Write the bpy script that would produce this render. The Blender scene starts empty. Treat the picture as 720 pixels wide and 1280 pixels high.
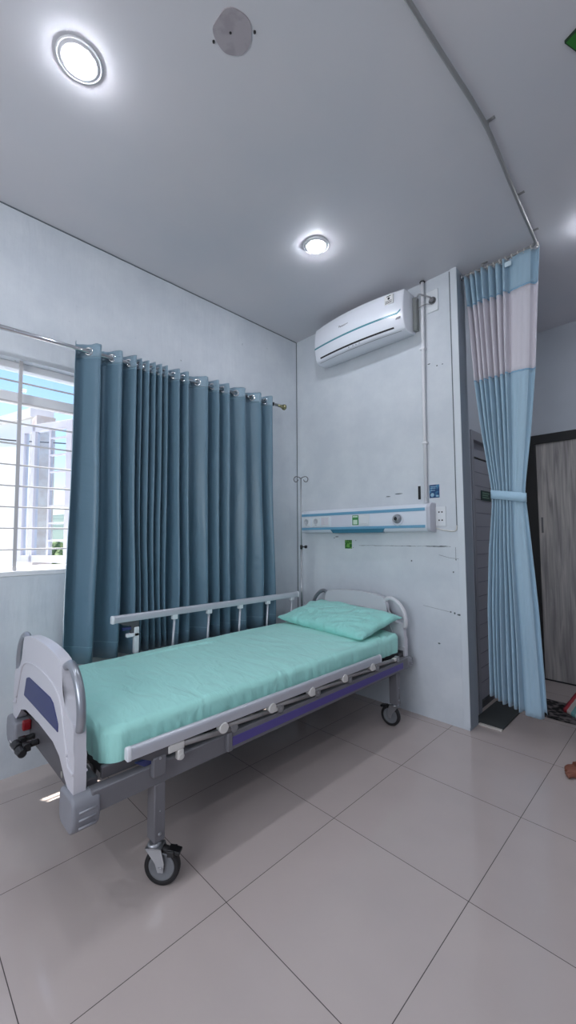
import bpy, bmesh, math, random
from math import sin, cos, pi, radians, sqrt, atan2, exp
from mathutils import Vector, Matrix, Euler, noise
random.seed(7)
SC = bpy.context.scene
COL = SC.collection

# ------------------------------------------------------------------ camera
F_PX, PITCH, ROLL, YAW = 507.86, radians(3.477), radians(-0.315), radians(-45.131)
CAM = Vector((2.6623, -2.7769, 1.2782))
Fv = Vector((sin(YAW)*cos(PITCH), cos(YAW)*cos(PITCH), sin(PITCH)))
R0 = Vector((cos(YAW), -sin(YAW), 0)); U0 = R0.cross(Fv)
Rv = R0*cos(ROLL)+U0*sin(ROLL); Uv = -R0*sin(ROLL)+U0*cos(ROLL)
cd = bpy.data.cameras.new('camera'); cam = bpy.data.objects.new('camera', cd); COL.objects.link(cam)
cd.sensor_fit = 'VERTICAL'; cd.sensor_height = 36; cd.sensor_width = 36*720/1280
cd.lens = 36*F_PX/1280; cd.clip_start = .05; cd.clip_end = 3000
M = Matrix(((Rv.x, Uv.x, -Fv.x, CAM.x), (Rv.y, Uv.y, -Fv.y, CAM.y), (Rv.z, Uv.z, -Fv.z, CAM.z), (0, 0, 0, 1)))
cam.matrix_world = M
SC.camera = cam

# ------------------------------------------------------------------ world, sun, exposure
SC.view_settings.view_transform = 'Standard'; SC.view_settings.look = 'None'
SC.view_settings.gamma = 1; SC.view_settings.use_curve_mapping = False
SC.view_settings.exposure = 1.08
W = bpy.data.worlds.new('sky'); SC.world = W; W.use_nodes = True
wn = W.node_tree.nodes; wl = W.node_tree.links
sky = wn.new('ShaderNodeTexSky'); sky.sky_type = 'NISHITA'; sky.sun_disc = False
sky.sun_elevation = radians(70); sky.sun_rotation = radians(250); sky.air_density = 1.0; sky.dust_density = .6; sky.ozone_density = 2
bg = wn['Background']; bg.inputs['Strength'].default_value = .125
wl.new(sky.outputs[0], bg.inputs[0])
sd = bpy.data.lights.new('sun', 'SUN'); sd.energy = 5.0; sd.angle = radians(.6); sd.color = (1, .96, .9)
sun = bpy.data.objects.new('sun', sd); COL.objects.link(sun)
sun.location = (-6, -4, 12)
sun.rotation_euler = Vector((1, .50, -3.4)).to_track_quat('-Z', 'Y').to_euler()
# daylight stand-in: added fill lamp in an invented opening behind the camera
ad = bpy.data.lights.new('fill_light', 'AREA'); ad.shape = 'RECTANGLE'; ad.size = 2.0; ad.size_y = 1.3; ad.energy = 19; ad.color = (.95, .97, 1)
al = bpy.data.objects.new('fill_light', ad); COL.objects.link(al)
al.location = (2.1, -4.62, 1.75); al.rotation_euler = (radians(90), 0, 0)
LAMP_STRENGTH = 98.0

# ------------------------------------------------------------------ materials
def lin(c):
    def f(v):
        v /= 255.
        return v/12.92 if v <= .04045 else ((v+.055)/1.055)**2.4
    return (f(c[0]), f(c[1]), f(c[2]), 1)
MAT = {}
def mat(name, rgb, rough=.5, metal=0, coat=0, spec=.5, bump=None, mottle=None, emit=None, strength=0, sheen=0, aniso=0):
    """bump=(scale,strength,distance), mottle=(scale,rgb2,lo,hi)"""
    if name in MAT: return MAT[name]
    m = bpy.data.materials.new(name); m.use_nodes = True
    nt = m.node_tree; b = nt.nodes['Principled BSDF']
    b.inputs['Base Color'].default_value = lin(rgb); b.inputs['Roughness'].default_value = rough
    b.inputs['Metallic'].default_value = metal; b.inputs['Coat Weight'].default_value = coat
    b.inputs['Specular IOR Level'].default_value = spec; b.inputs['Sheen Weight'].default_value = sheen
    geo = nt.nodes.new('ShaderNodeTexCoord')
    if mottle:
        n = nt.nodes.new('ShaderNodeTexNoise'); n.inputs['Scale'].default_value = mottle[0]; n.inputs['Detail'].default_value = 6
        nt.links.new(geo.outputs['Object'], n.inputs['Vector'])
        r = nt.nodes.new('ShaderNodeMapRange'); r.inputs[1].default_value = mottle[2]; r.inputs[2].default_value = mottle[3]
        nt.links.new(n.outputs[0], r.inputs[0])
        mx = nt.nodes.new('ShaderNodeMix'); mx.data_type = 'RGBA'
        mx.inputs[6].default_value = lin(rgb); mx.inputs[7].default_value = lin(mottle[1])
        nt.links.new(r.outputs[0], mx.inputs[0]); nt.links.new(mx.outputs[2], b.inputs['Base Color'])
    if bump:
        n = nt.nodes.new('ShaderNodeTexNoise'); n.inputs['Scale'].default_value = bump[0]; n.inputs['Detail'].default_value = 5
        nt.links.new(geo.outputs['Object'], n.inputs['Vector'])
        bp_ = nt.nodes.new('ShaderNodeBump'); bp_.inputs['Strength'].default_value = bump[1]; bp_.inputs['Distance'].default_value = bump[2]
        nt.links.new(n.outputs[0], bp_.inputs['Height']); nt.links.new(bp_.outputs[0], b.inputs['Normal'])
    if emit:
        b.inputs['Emission Color'].default_value = lin(emit); b.inputs['Emission Strength'].default_value = strength
    MAT[name] = m
    return m

def wall_mat():
    m = mat('wall_paint', (205, 217, 222), .55, bump=(60, .25, .004))
    nt = m.node_tree; b = nt.nodes['Principled BSDF']; N = nt.nodes.new; L = nt.links.new
    geo = N('ShaderNodeNewGeometry')
    n1 = N('ShaderNodeTexNoise'); n1.inputs['Scale'].default_value = 2.2; n1.inputs['Detail'].default_value = 8; n1.inputs['Roughness'].default_value = .65
    L(geo.outputs['Position'], n1.inputs['Vector'])
    r1 = N('ShaderNodeMapRange'); r1.inputs[1].default_value = .40; r1.inputs[2].default_value = .66; L(n1.outputs[0], r1.inputs[0])
    mx = N('ShaderNodeMix'); mx.data_type = 'RGBA'; mx.inputs[6].default_value = lin((203, 209, 216)); mx.inputs[7].default_value = lin((217, 222, 227))
    L(r1.outputs[0], mx.inputs[0])
    # small dark scuffs where the paint is chipped
    n2 = N('ShaderNodeTexNoise'); n2.inputs['Scale'].default_value = 19; n2.inputs['Detail'].default_value = 3
    L(geo.outputs['Position'], n2.inputs['Vector'])
    r2 = N('ShaderNodeMapRange'); r2.inputs[1].default_value = .735; r2.inputs[2].default_value = .80; L(n2.outputs[0], r2.inputs[0])
    mx2 = N('ShaderNodeMix'); mx2.data_type = 'RGBA'; L(mx.outputs[2], mx2.inputs[6]); mx2.inputs[7].default_value = lin((130, 142, 146))
    L(r2.outputs[0], mx2.inputs[0]); L(mx2.outputs[2], b.inputs['Base Color'])
    # brush-troweled relief
    mp = N('ShaderNodeMapping'); mp.inputs['Scale'].default_value = (7, 7, 1.3); L(geo.outputs['Position'], mp.inputs[0])
    n3 = N('ShaderNodeTexNoise'); n3.inputs['Scale'].default_value = 2.5; n3.inputs['Detail'].default_value = 7; L(mp.outputs[0], n3.inputs['Vector'])
    bb = N('ShaderNodeBump'); bb.inputs['Strength'].default_value = .35; bb.inputs['Distance'].default_value = .012
    L(n3.outputs[0], bb.inputs['Height']); L(bb.outputs[0], b.inputs['Normal'])
    return m
M_WALL = wall_mat()
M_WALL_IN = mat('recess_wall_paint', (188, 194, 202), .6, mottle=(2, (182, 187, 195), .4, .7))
M_CEIL = mat('ceiling_paint', (214, 212, 216), .42, bump=(3, .25, .006), mottle=(1.5, (206, 207, 213), .4, .7))

def tile_mat():
    m = mat('floor_tile', (176, 166, 163), .16, spec=.5)
    nt = m.node_tree; b = nt.nodes['Principled BSDF']; N = nt.nodes.new; L = nt.links.new
    geo = N('ShaderNodeNewGeometry'); sp = N('ShaderNodeSeparateXYZ'); L(geo.outputs['Position'], sp.inputs[0])
    def mth(op, a, bv=None, c=None):
        n = N('ShaderNodeMath'); n.operation = op
        for i, v in enumerate((a, bv, c)):
            if v is None: continue
            if isinstance(v, (int, float)): n.inputs[i].default_value = v
            else: L(v, n.inputs[i])
        return n.outputs[0]
    T = .6; w = .0013
    fx = mth('DIVIDE', mth('ADD', sp.outputs[0], -1.438+T*20), T)
    fy = mth('DIVIDE', mth('ADD', sp.outputs[1], .674+T*20), T)
    def edge(f):
        fr = mth('FRACT', f)
        return mth('MINIMUM', fr, mth('SUBTRACT', 1.0, fr))
    e = mth('MINIMUM', edge(fx), edge(fy))
    g = mth('LESS_THAN', e, w/T)
    # each tile a touch lighter or darker
    cmb = N('ShaderNodeCombineXYZ'); L(mth('FLOOR', fx), cmb.inputs[0]); L(mth('FLOOR', fy), cmb.inputs[1])
    wn_ = N('ShaderNodeTexWhiteNoise'); wn_.noise_dimensions = '2D'; L(cmb.outputs[0], wn_.inputs[0])
    n1 = N('ShaderNodeTexNoise'); n1.inputs['Scale'].default_value = 3.5; n1.inputs['Detail'].default_value = 8; L(geo.outputs['Position'], n1.inputs['Vector'])
    v = mth('ADD', mth('MULTIPLY', wn_.outputs[0], .35), mth('MULTIPLY', n1.outputs[0], .9))
    mx = N('ShaderNodeMix'); mx.data_type = 'RGBA'; mx.inputs[6].default_value = lin((183, 171, 167)); mx.inputs[7].default_value = lin((197, 184, 179))
    L(v, mx.inputs[0])
    mg = N('ShaderNodeMix'); mg.data_type = 'RGBA'; L(g, mg.inputs[0]); L(mx.outputs[2], mg.inputs[6]); mg.inputs[7].default_value = lin((74, 66, 64))
    L(mg.outputs[2], b.inputs['Base Color'])
    n2 = N('ShaderNodeTexNoise'); n2.inputs['Scale'].default_value = 6; n2.inputs['Detail'].default_value = 6; L(geo.outputs['Position'], n2.inputs['Vector'])
    mr = N('ShaderNodeMapRange'); mr.inputs[1].default_value = .3; mr.inputs[2].default_value = .7; mr.inputs[3].default_value = .07; mr.inputs[4].default_value = .15
    L(n2.outputs[0], mr.inputs[0])
    L(mth('MAXIMUM', mr.outputs[0], mth('MULTIPLY', g, .7)), b.inputs['Roughness'])
    bb = N('ShaderNodeBump'); bb.inputs['Strength'].default_value = .4; bb.inputs['Distance'].default_value = .001; bb.invert = True
    L(g, bb.inputs['Height']); L(bb.outputs[0], b.inputs['Normal'])
    return m
M_TILE = tile_mat()

def wood_mat():
    m = mat('grey_wood_laminate', (140, 136, 134), .45)
    nt = m.node_tree; b = nt.nodes['Principled BSDF']; N = nt.nodes.new; L = nt.links.new
    geo = N('ShaderNodeNewGeometry'); mp = N('ShaderNodeMapping'); mp.inputs['Scale'].default_value = (16, 16, .9); L(geo.outputs['Position'], mp.inputs[0])
    n = N('ShaderNodeTexNoise'); n.inputs['Scale'].default_value = 2.2; n.inputs['Detail'].default_value = 8; n.inputs['Distortion'].default_value = .8; L(mp.outputs[0], n.inputs['Vector'])
    cr = N('ShaderNodeValToRGB'); cr.color_ramp.elements[0].position = .32; cr.color_ramp.elements[0].color = lin((138, 134, 134))
    cr.color_ramp.elements[1].position = .66; cr.color_ramp.elements[1].color = lin((192, 187, 183))
    L(n.outputs[0], cr.inputs[0]); L(cr.outputs[0], b.inputs['Base Color'])
    return m
M_WOOD = wood_mat()

def glass_mat():
    m = bpy.data.materials.new('window_glass'); m.use_nodes = True; nt = m.node_tree; nt.nodes.clear()
    o = nt.nodes.new('ShaderNodeOutputMaterial'); mx = nt.nodes.new('ShaderNodeMixShader')
    t = nt.nodes.new('ShaderNodeBsdfTransparent'); t.inputs[0].default_value = (.93, .97, 1, 1)
    g = nt.nodes.new('ShaderNodeBsdfGlossy'); g.inputs['Roughness'].default_value = .02
    lw = nt.nodes.new('ShaderNodeLayerWeight'); lw.inputs[0].default_value = .5
    pw = nt.nodes.new('ShaderNodeMath'); pw.operation = 'POWER'; nt.links.new(lw.outputs['Facing'], pw.inputs[0]); pw.inputs[1].default_value = 5
    f = nt.nodes.new('ShaderNodeMath'); f.operation = 'MULTIPLY_ADD'; nt.links.new(pw.outputs[0], f.inputs[0]); f.inputs[1].default_value = .7; f.inputs[2].default_value = .03
    nt.links.new(f.outputs[0], mx.inputs[0]); nt.links.new(t.outputs[0], mx.inputs[1]); nt.links.new(g.outputs[0], mx.inputs[2]); nt.links.new(mx.outputs[0], o.inputs[0])
    return m
M_GLASS = glass_mat()

def fabric(name, rgb, rough, spec=.4, sheen=.2, weave=900, bs=.15, trans=0, thin=0, soft=None):
    m = mat(name, rgb, rough, spec=spec, sheen=sheen)
    nt = m.node_tree; b = nt.nodes['Principled BSDF']; N = nt.nodes.new; L = nt.links.new
    tc = N('ShaderNodeTexCoord')
    n = N('ShaderNodeTexNoise'); n.inputs['Scale'].default_value = weave; n.inputs['Detail'].default_value = 2
    L(tc.outputs['Object'], n.inputs['Vector'])
    bb = N('ShaderNodeBump'); bb.inputs['Strength'].default_value = bs; bb.inputs['Distance'].default_value = .001; L(n.outputs[0], bb.inputs['Height'])
    last = bb
    if soft:   # soft creases
        mp = N('ShaderNodeMapping'); mp.inputs['Scale'].default_value = soft[3]; mp.inputs['Rotation'].default_value = (0, 0, soft[4]); L(tc.outputs['Object'], mp.inputs[0])
        n2 = N('ShaderNodeTexNoise'); n2.inputs['Scale'].default_value = soft[0]; n2.inputs['Detail'].default_value = 3; n2.inputs['Distortion'].default_value = .6; L(mp.outputs[0], n2.inputs['Vector'])
        b2 = N('ShaderNodeBump'); b2.inputs['Strength'].default_value = soft[1]; b2.inputs['Distance'].default_value = soft[2]
        L(n2.outputs[0], b2.inputs['Height']); L(bb.outputs[0], b2.inputs['Normal']); last = b2
    L(last.outputs[0], b.inputs['Normal'])
    if trans or thin:
        out = nt.nodes['Material Output']; cur = b.outputs[0]
        if trans:
            t = N('ShaderNodeBsdfTranslucent'); t.inputs[0].default_value = lin(rgb); mx = N('ShaderNodeMixShader'); mx.inputs[0].default_value = trans
            L(cur, mx.inputs[1]); L(t.outputs[0], mx.inputs[2]); cur = mx.outputs[0]
        if thin:
            t = N('ShaderNodeBsdfTransparent'); mx = N('ShaderNodeMixShader'); mx.inputs[0].default_value = thin
            L(cur, mx.inputs[1]); L(t.outputs[0], mx.inputs[2]); cur = mx.outputs[0]
        L(cur, out.inputs[0])
    return m
M_CURT = fabric('blue_satin', (98, 128, 146), .38, spec=.5, sheen=.15, trans=.07, soft=(5, .5, .02, (1, 1, .7), 0))
M_HEAD = fabric('blue_satin_heading', (124, 150, 166), .30, spec=.6, soft=(60, .6, .01, (1, 1, 1), 0))
M_DIV = fabric('light_blue_cloth', (172, 201, 219), .7, trans=.12)
M_DIVMESH = fabric('lilac_white_net', (228, 224, 232), .8, trans=.12, thin=.07)
M_SHEET = fabric('mint_green_cotton', (170, 231, 221), .6, spec=.35, sheen=.2, trans=0, soft=(5, .75, .018, (1, 2.4, 1), .5))
M_PILLOW = fabric('mint_green_pillowcase', (156, 222, 212), .62, spec=.35, sheen=.2, soft=(8, .9, .025, (1.6, 1, 1), -.5))
M_WHITE = mat('white_plastic', (228, 229, 233), .35)
M_WHITE2 = mat('warm_white_plastic', (214, 211, 207), .4)
M_BOARD = mat('off_white_board', (205, 203, 209), .34, coat=.2)
M_GREY = mat('bed_grey_paint', (112, 111, 116), .42, bump=(300, .1, .001))
M_BUMPER = mat('bumper_grey_plastic', (134, 135, 142), .45)
M_DGREY = mat('dark_grey_steel', (84, 82, 86), .45)
M_BLACK = mat('black_plastic', (22, 22, 25), .4)
M_RUBBER = mat('black_rubber', (30, 29, 31), .6)
M_STEEL = mat('zinc_steel', (176, 178, 182), .32, metal=.85)
M_ALU = mat('satin_aluminium', (200, 201, 208), .34, metal=.35)
M_CHROME = mat('polished_silver', (200, 202, 205), .16, metal=1)
M_HANDLE = mat('silver_grey_handle', (160, 163, 170), .28, metal=.6)
M_PURPLE = mat('purple_blue_strip', (84, 74, 142), .45)
M_NAVY = mat('navy_panel', (46, 54, 104), .4, bump=(200, .15, .001))
M_STRUT = mat('strut_beige_grey', (150, 146, 146), .4, metal=.3)
M_RED = mat('red_plastic', (132, 20, 28), .4)
M_AC = mat('ac_white', (232, 235, 242), .25, coat=.3)
M_AQUA = mat('aqua_strip', (72, 138, 152), .35)
M_CBLUE = mat('console_blue', (112, 166, 196), .3)
M_CWHITE = mat('console_white', (220, 226, 236), .3, coat=.2)
M_CREC = mat('console_recess', (60, 118, 142), .4)
M_PINK = mat('console_panel', (214, 216, 228), .35)
M_SOCK = mat('socket_white', (222, 226, 230), .35)
M_DARKDOT = mat('dark_hole', (40, 42, 46), .6)
M_FRAMEW = mat('window_white', (232, 233, 236), .4)
M_BAR = mat('grille_grey_white', (190, 188, 190), .45)
M_LILACFR = mat('sash_lilac_white', (226, 222, 232), .4)
M_GREEN = mat('sign_green', (48, 124, 44), .5)
M_LEAF = mat('sticker_green', (40, 104, 40), .5, mottle=(60, (120, 170, 90), .5, .6))
M_BLUEST = mat('sticker_blue', (20, 66, 112), .4, mottle=(30, (70, 130, 170), .5, .62))
M_DOOR = mat('door_grey_white', (158, 160, 170), .5)
M_DGREEN = mat('door_sign_dark_green', (30, 62, 58), .5)
M_BFRAME = mat('black_frame', (26, 26, 28), .5)
M_CRACK = mat('wall_mark_grey', (96, 106, 110), .8)
M_GROOVE = mat('joint_shadow_grey', (104, 112, 118), .8)
M_DISC = mat('cover_plate_mauve', (172, 165, 170), .6, mottle=(14, (160, 153, 158), .5, .6))
M_TRACK = mat('track_grey', (150, 150, 150), .4, metal=.3)
M_LENS = mat('lamp_lens', (255, 255, 255), .4, emit=(240, 245, 255), strength=LAMP_STRENGTH)

# ------------------------------------------------------------------ object helpers
WORLD_AT = {}
def wat(o): return WORLD_AT.get(o.name, Vector((0, 0, 0)))
def empty(name, loc, label, cat, group=None, kind=None):
    o = bpy.data.objects.new(name, None); COL.objects.link(o); o.empty_display_size = .1
    o.location = loc; WORLD_AT[o.name] = Vector(loc)
    if label: o['label'] = label
    if cat: o['category'] = cat
    if group: o['group'] = group
    if kind: o['kind'] = kind
    return o
def tag(o, label=None, cat=None, group=None, kind=None):
    for k, v in (('label', label), ('category', cat), ('group', group), ('kind', kind)):
        if v: o[k] = v
    return o
def build(name, b, m, parent=None, smooth=False, origin=None, bevel=0, solid=0, subsurf=0, kind=None, segs=2):
    """link the bmesh b (world coordinates) as one object; parents carry no rotation"""
    bmesh.ops.recalc_face_normals(b, faces=b.faces)
    me = bpy.data.meshes.new(name)
    if origin is None:
        xs = [v.co for v in b.verts]
        origin = Vector(((min(c.x for c in xs)+max(c.x for c in xs))/2, (min(c.y for c in xs)+max(c.y for c in xs))/2, min(c.z for c in xs)))
    origin = Vector(origin)
    bmesh.ops.translate(b, verts=b.verts, vec=-origin)
    b.to_mesh(me); b.free()
    for mm in (m if isinstance(m, (list, tuple)) else [m]): me.materials.append(mm)
    if smooth:
        for p in me.polygons: p.use_smooth = True
    o = bpy.data.objects.new(name, me); COL.objects.link(o)
    WORLD_AT[o.name] = origin
    if parent: o.parent = parent; o.location = origin-wat(parent)
    else: o.location = origin
    if solid:
        s = o.modifiers.new('solid', 'SOLIDIFY'); s.thickness = solid; s.offset = 0
    if bevel:
        s = o.modifiers.new('bevel', 'BEVEL'); s.width = bevel; s.segments = segs; s.limit_method = 'ANGLE'; s.angle_limit = radians(35); s.harden_normals = False
        if not smooth:
            for p in me.polygons: p.use_smooth = True
            try: me.set_sharp_from_angle(angle=radians(50))
            except Exception: pass
    if subsurf:
        s = o.modifiers.new('sub', 'SUBSURF'); s.levels = subsurf; s.render_levels = subsurf
    if kind: o['kind'] = kind
    return o
BM = bmesh.new
def box(b, x0, x1, y0, y1, z0, z1, T=None, mi=0):
    vs = [b.verts.new((x, y, z)) for x in (x0, x1) for y in (y0, y1) for z in (z0, z1)]
    if T is not None:
        for v in vs: v.co = T @ v.co
    for f in ((0, 1, 3, 2), (4, 6, 7, 5), (0, 4, 5, 1), (2, 3, 7, 6), (0, 2, 6, 4), (1, 5, 7, 3)):
        fc = b.faces.new([vs[i] for i in f]); fc.material_index = mi
    return b
def frame_axes(d):
    d = d.normalized(); a = Vector((0, 0, 1)) if abs(d.z) < .9 else Vector((1, 0, 0))
    u = d.cross(a).normalized(); return u, d.cross(u).normalized()
def tube(b, pts, r, n=12, cap=True, closed=False, flat=1.0, mi=0):
    pts = [Vector(p) for p in pts]; k = len(pts); rings = []
    rr = r if isinstance(r, (list, tuple)) else [r]*k
    u0 = None
    for i, p in enumerate(pts):
        d = (pts[(i+1) % k]-pts[i-1]) if closed else (pts[min(i+1, k-1)]-pts[max(i-1, 0)])
        d.normalize()
        if u0 is None: u, v = frame_axes(d)
        else:
            u = (u0-d*u0.dot(d)); u = u.normalized() if u.length > 1e-6 else frame_axes(d)[0]
            v = d.cross(u).normalized()
        u0 = u
        rings.append([b.verts.new(p+u*cos(2*pi*j/n)*rr[i]+v*sin(2*pi*j/n)*rr[i]*flat) for j in range(n)])
    m = k if closed else k-1
    for i in range(m):
        a, c = rings[i], rings[(i+1) % k]
        for j in range(n):
            f = b.faces.new((a[j], a[(j+1) % n], c[(j+1) % n], c[j])); f.smooth = True; f.material_index = mi
    if cap and not closed:
        for rg in (rings[0], rings[-1]):
            f = b.faces.new(rg); f.material_index = mi
    return b
def cyl(b, p0, p1, r, n=20, mi=0): return tube(b, [p0, p1], r, n, mi=mi)
def lathe(b, c, axis, prof, n=32, mi=0, cap=True):
    """prof = [(distance along axis, radius)]"""
    c = Vector(c); ax = Vector(axis).normalized(); u, v = frame_axes(ax); rings = []
    for h, r in prof:
        if r < 1e-6: rings.append([b.verts.new(c+ax*h)])
        else: rings.append([b.verts.new(c+ax*h+(u*cos(2*pi*j/n)+v*sin(2*pi*j/n))*r) for j in range(n)])
    for a, d in zip(rings, rings[1:]):
        for j in range(n):
            k = (j+1) % n
            if len(a) == 1 and len(d) == 1: continue
            if len(a) == 1: f = b.faces.new((a[0], d[j], d[k]))
            elif len(d) == 1: f = b.faces.new((a[j], a[k], d[0]))
            else: f = b.faces.new((a[j], a[k], d[k], d[j]))
            f.smooth = True; f.material_index = mi
    for rg in ((rings[0], rings[-1]) if cap else ()):
        if len(rg) > 2:
            f = b.faces.new(rg); f.material_index = mi
    return b
def prism(b, poly, fn, t0, t1, mi=0):
    """extrude a 2D polygon; fn(a,b,t) gives the 3D point"""
    A = [b.verts.new(fn(p[0], p[1], t0)) for p in poly]; B = [b.verts.new(fn(p[0], p[1], t1)) for p in poly]
    n = len(poly)
    for i in range(n):
        b.faces.new((A[i], A[(i+1) % n], B[(i+1) % n], B[i])).material_index = mi
    b.faces.new(A[::-1]).material_index = mi; b.faces.new(B).material_index = mi
    return b
def grid(b, nu, nv, fn, mi=None):
    V = [[b.verts.new(fn(i/(nu-1), j/(nv-1))) for j in range(nv)] for i in range(nu)]
    for i in range(nu-1):
        for j in range(nv-1):
            f = b.faces.new((V[i][j], V[i+1][j], V[i+1][j+1], V[i][j+1])); f.smooth = True
    return b
def torus(b, c, axis, R, r, n=28, m=10, mi=0):
    c = Vector(c); u, v = frame_axes(Vector(axis))
    return tube(b, [c+(u*cos(2*pi*i/n)+v*sin(2*pi*i/n))*R for i in range(n)], r, m, closed=True, mi=mi)
def smoothpath(pts, k=6):
    P = [Vector(p) for p in pts]; out = []
    for i in range(len(P)-1):
        a, b_, c, d = P[max(i-1, 0)], P[i], P[i+1], P[min(i+2, len(P)-1)]
        for t in [j/k for j in range(k)]:
            out.append(.5*((2*b_)+(c-a)*t+(2*a-5*b_+4*c-d)*t*t+(3*b_-a-3*c+d)*t**3))
    out.append(P[-1]); return out
def text(name, s, size, T, m, parent, ext=.0006):
    cu = bpy.data.curves.new(name, 'FONT'); cu.body = s; cu.size = size; cu.extrude = ext; cu.align_x = 'CENTER'; cu.align_y = 'CENTER'
    tmp = bpy.data.objects.new('tmp', cu); COL.objects.link(tmp)
    bpy.context.view_layer.update()
    me = bpy.data.meshes.new_from_object(tmp.evaluated_get(bpy.context.evaluated_depsgraph_get()))
    bpy.data.objects.remove(tmp); bpy.data.curves.remove(cu)
    b = BM(); b.from_mesh(me); bpy.data.meshes.remove(me)
    for v in b.verts: v.co = T @ v.co
    return build(name, b, m, parent)
T_BACK = lambda x, y, z: Matrix.Translation((x, y, z)) @ Matrix.Rotation(radians(90), 4, 'X')   # text facing -y

# ------------------------------------------------------------------ room shell
H = 3.16; XR = 4.0; YF = -4.6; YB = 1.47
b = BM(); box(b, -.15, XR+.15, YF-.15, YB+.15, -.12, 0); build('floor', b, M_TILE, kind='structure')
b = BM(); box(b, -.15, XR+.15, YF-.15, YB+.15, H, H+.12); build('ceiling', b, M_CEIL, kind='structure')
WY0, WY1, WZ0, WZ1 = -2.46, -.72, 1.068, 2.292  # near-side jamb lies out of view, set to narrow the floor's sun patch
b = BM()
box(b, -.15, 0, YF-.15, WY0, 0, H); box(b, -.15, 0, WY1, YB+.15, 0, H)
box(b, -.15, 0, WY0, WY1, 0, WZ0); box(b, -.15, 0, WY0, WY1, WZ1, H)
build('wall_left', b, M_WALL, kind='structure')
b = BM(); box(b, 0, 1.553, 0, .14, 0, H); wall_back = build('wall_back', b, M_WALL, kind='structure')
b = BM(); box(b, 1.5531, 1.5555, .004, .14, 0, H); build('trim_6', b, mat('pillar_side_grey', (150, 160, 170), .6), kind='structure')  # thin sheet over the pillar's side face, darker grey than the front
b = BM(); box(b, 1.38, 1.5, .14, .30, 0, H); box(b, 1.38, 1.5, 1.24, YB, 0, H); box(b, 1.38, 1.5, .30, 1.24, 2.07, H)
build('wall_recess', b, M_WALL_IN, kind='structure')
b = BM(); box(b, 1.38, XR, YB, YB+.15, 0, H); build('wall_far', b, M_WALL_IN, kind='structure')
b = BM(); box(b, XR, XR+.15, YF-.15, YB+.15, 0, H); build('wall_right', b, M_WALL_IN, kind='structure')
b = BM()
box(b, 0, 1.1, YF-.15, YF, 0, H); box(b, 3.1, XR, YF-.15, YF, 0, H); box(b, 1.1, 3.1, YF-.15, YF, 0, 1.1); box(b, 1.1, 3.1, YF-.15, YF, 2.4, H)  # opening in this unseen wall is added for the fill lamp
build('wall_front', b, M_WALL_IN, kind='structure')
# shadow-gap lines at the joints
b = BM(); box(b, 0, .004, YF, 0, H-.006, H); build('trim_1', b, M_GROOVE, kind='structure')
b = BM(); box(b, 0, .005, -.005, 0, 0, H); build('trim_2', b, M_GROOVE, kind='structure')
b = BM(); box(b, 1.516, 1.560, -.008, 0, .02, H); build('trim_3', b, mat('corner_bead_paint', (212, 218, 224), .5, bump=(20, .2, .003)), kind='structure', bevel=.0015)
b = BM(); box(b, 1.505, 1.511, -.0015, 0, 1.33, H-.01); build('trim_4', b, M_GROOVE, kind='structure')

# window_1
w1 = empty('window_1', (-.07, (WY0+WY1)/2, WZ0), None, None, kind='structure')
b = BM()
for y in (WY0, WY1-.05): box(b, -.13, -.06, y, y+.05, WZ0, WZ1)
box(b, -.13, -.06, WY0+.05, WY1-.05, WZ0, WZ0+.05); box(b, -.13, -.06, WY0+.05, WY1-.05, WZ1-.04, WZ1)
box(b, -.125, -.065, WY0+.05, WY1-.05, 2.058, 2.118)
for y in (-1.93, -1.2): box(b, -.12, -.07, y, y+.04, WZ0+.05, 2.058)
build('window_frame', b, M_FRAMEW, w1, bevel=.004)
b = BM(); box(b, -.10, -.094, WY0+.05, WY1-.05, 2.118, WZ1-.04); build('transom_pane', b, M_GLASS, w1)
b = BM(); box(b, -.10, -.094, -1.89, -1.2, WZ0+.05, 2.058); build('fixed_pane', b, M_GLASS, w1)
b = BM()
box(b, -.22, -.151, WY0, WY1, WZ0-.03, WZ0+.004); box(b, -.055, .004, WY0, WY1, WZ0, WZ0+.028)
build('window_sill', b, M_FRAMEW, w1, bevel=.004)
b = BM()
for y in (-2.253, -1.70, -1.15): box(b, -.036, -.022, y-.009, y+.009, WZ0+.02, WZ1)
for k in range(9):
    z = 1.215+.119*k; cyl(b, (-.029, WY0, z), (-.029, WY1, z), .0052, 10)
build('window_grille', b, M_BAR, w1)
# casement sash standing open outward
TSH = Matrix.Translation((-.135, -1.93, 0)) @ Matrix.Rotation(atan2(-.40, -.917), 4, 'Z')
sh = BM()
for x0, x1 in ((.44, .52), (.335, .365), (0, .05)): box(sh, x0, x1, -.018, .018, 1.12, 2.04, TSH)
box(sh, .05, .44, -.018, .018, 1.12, 1.165, TSH); box(sh, .05, .44, -.018, .018, 1.99, 2.04, TSH)
box(sh, .198, .214, -.010, .010, 1.165, 1.99, TSH)
for k in range(7): box(sh, .05, .198, -.009, .009, 1.255+.112*k, 1.268+.112*k, TSH)
sash = build('open_sash', sh, M_LILACFR, w1, bevel=.002)
b = BM(); box(b, .05, .44, -.003, .003, 1.165, 1.99, TSH); build('sash_pane', b, M_GLASS, sash)

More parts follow.
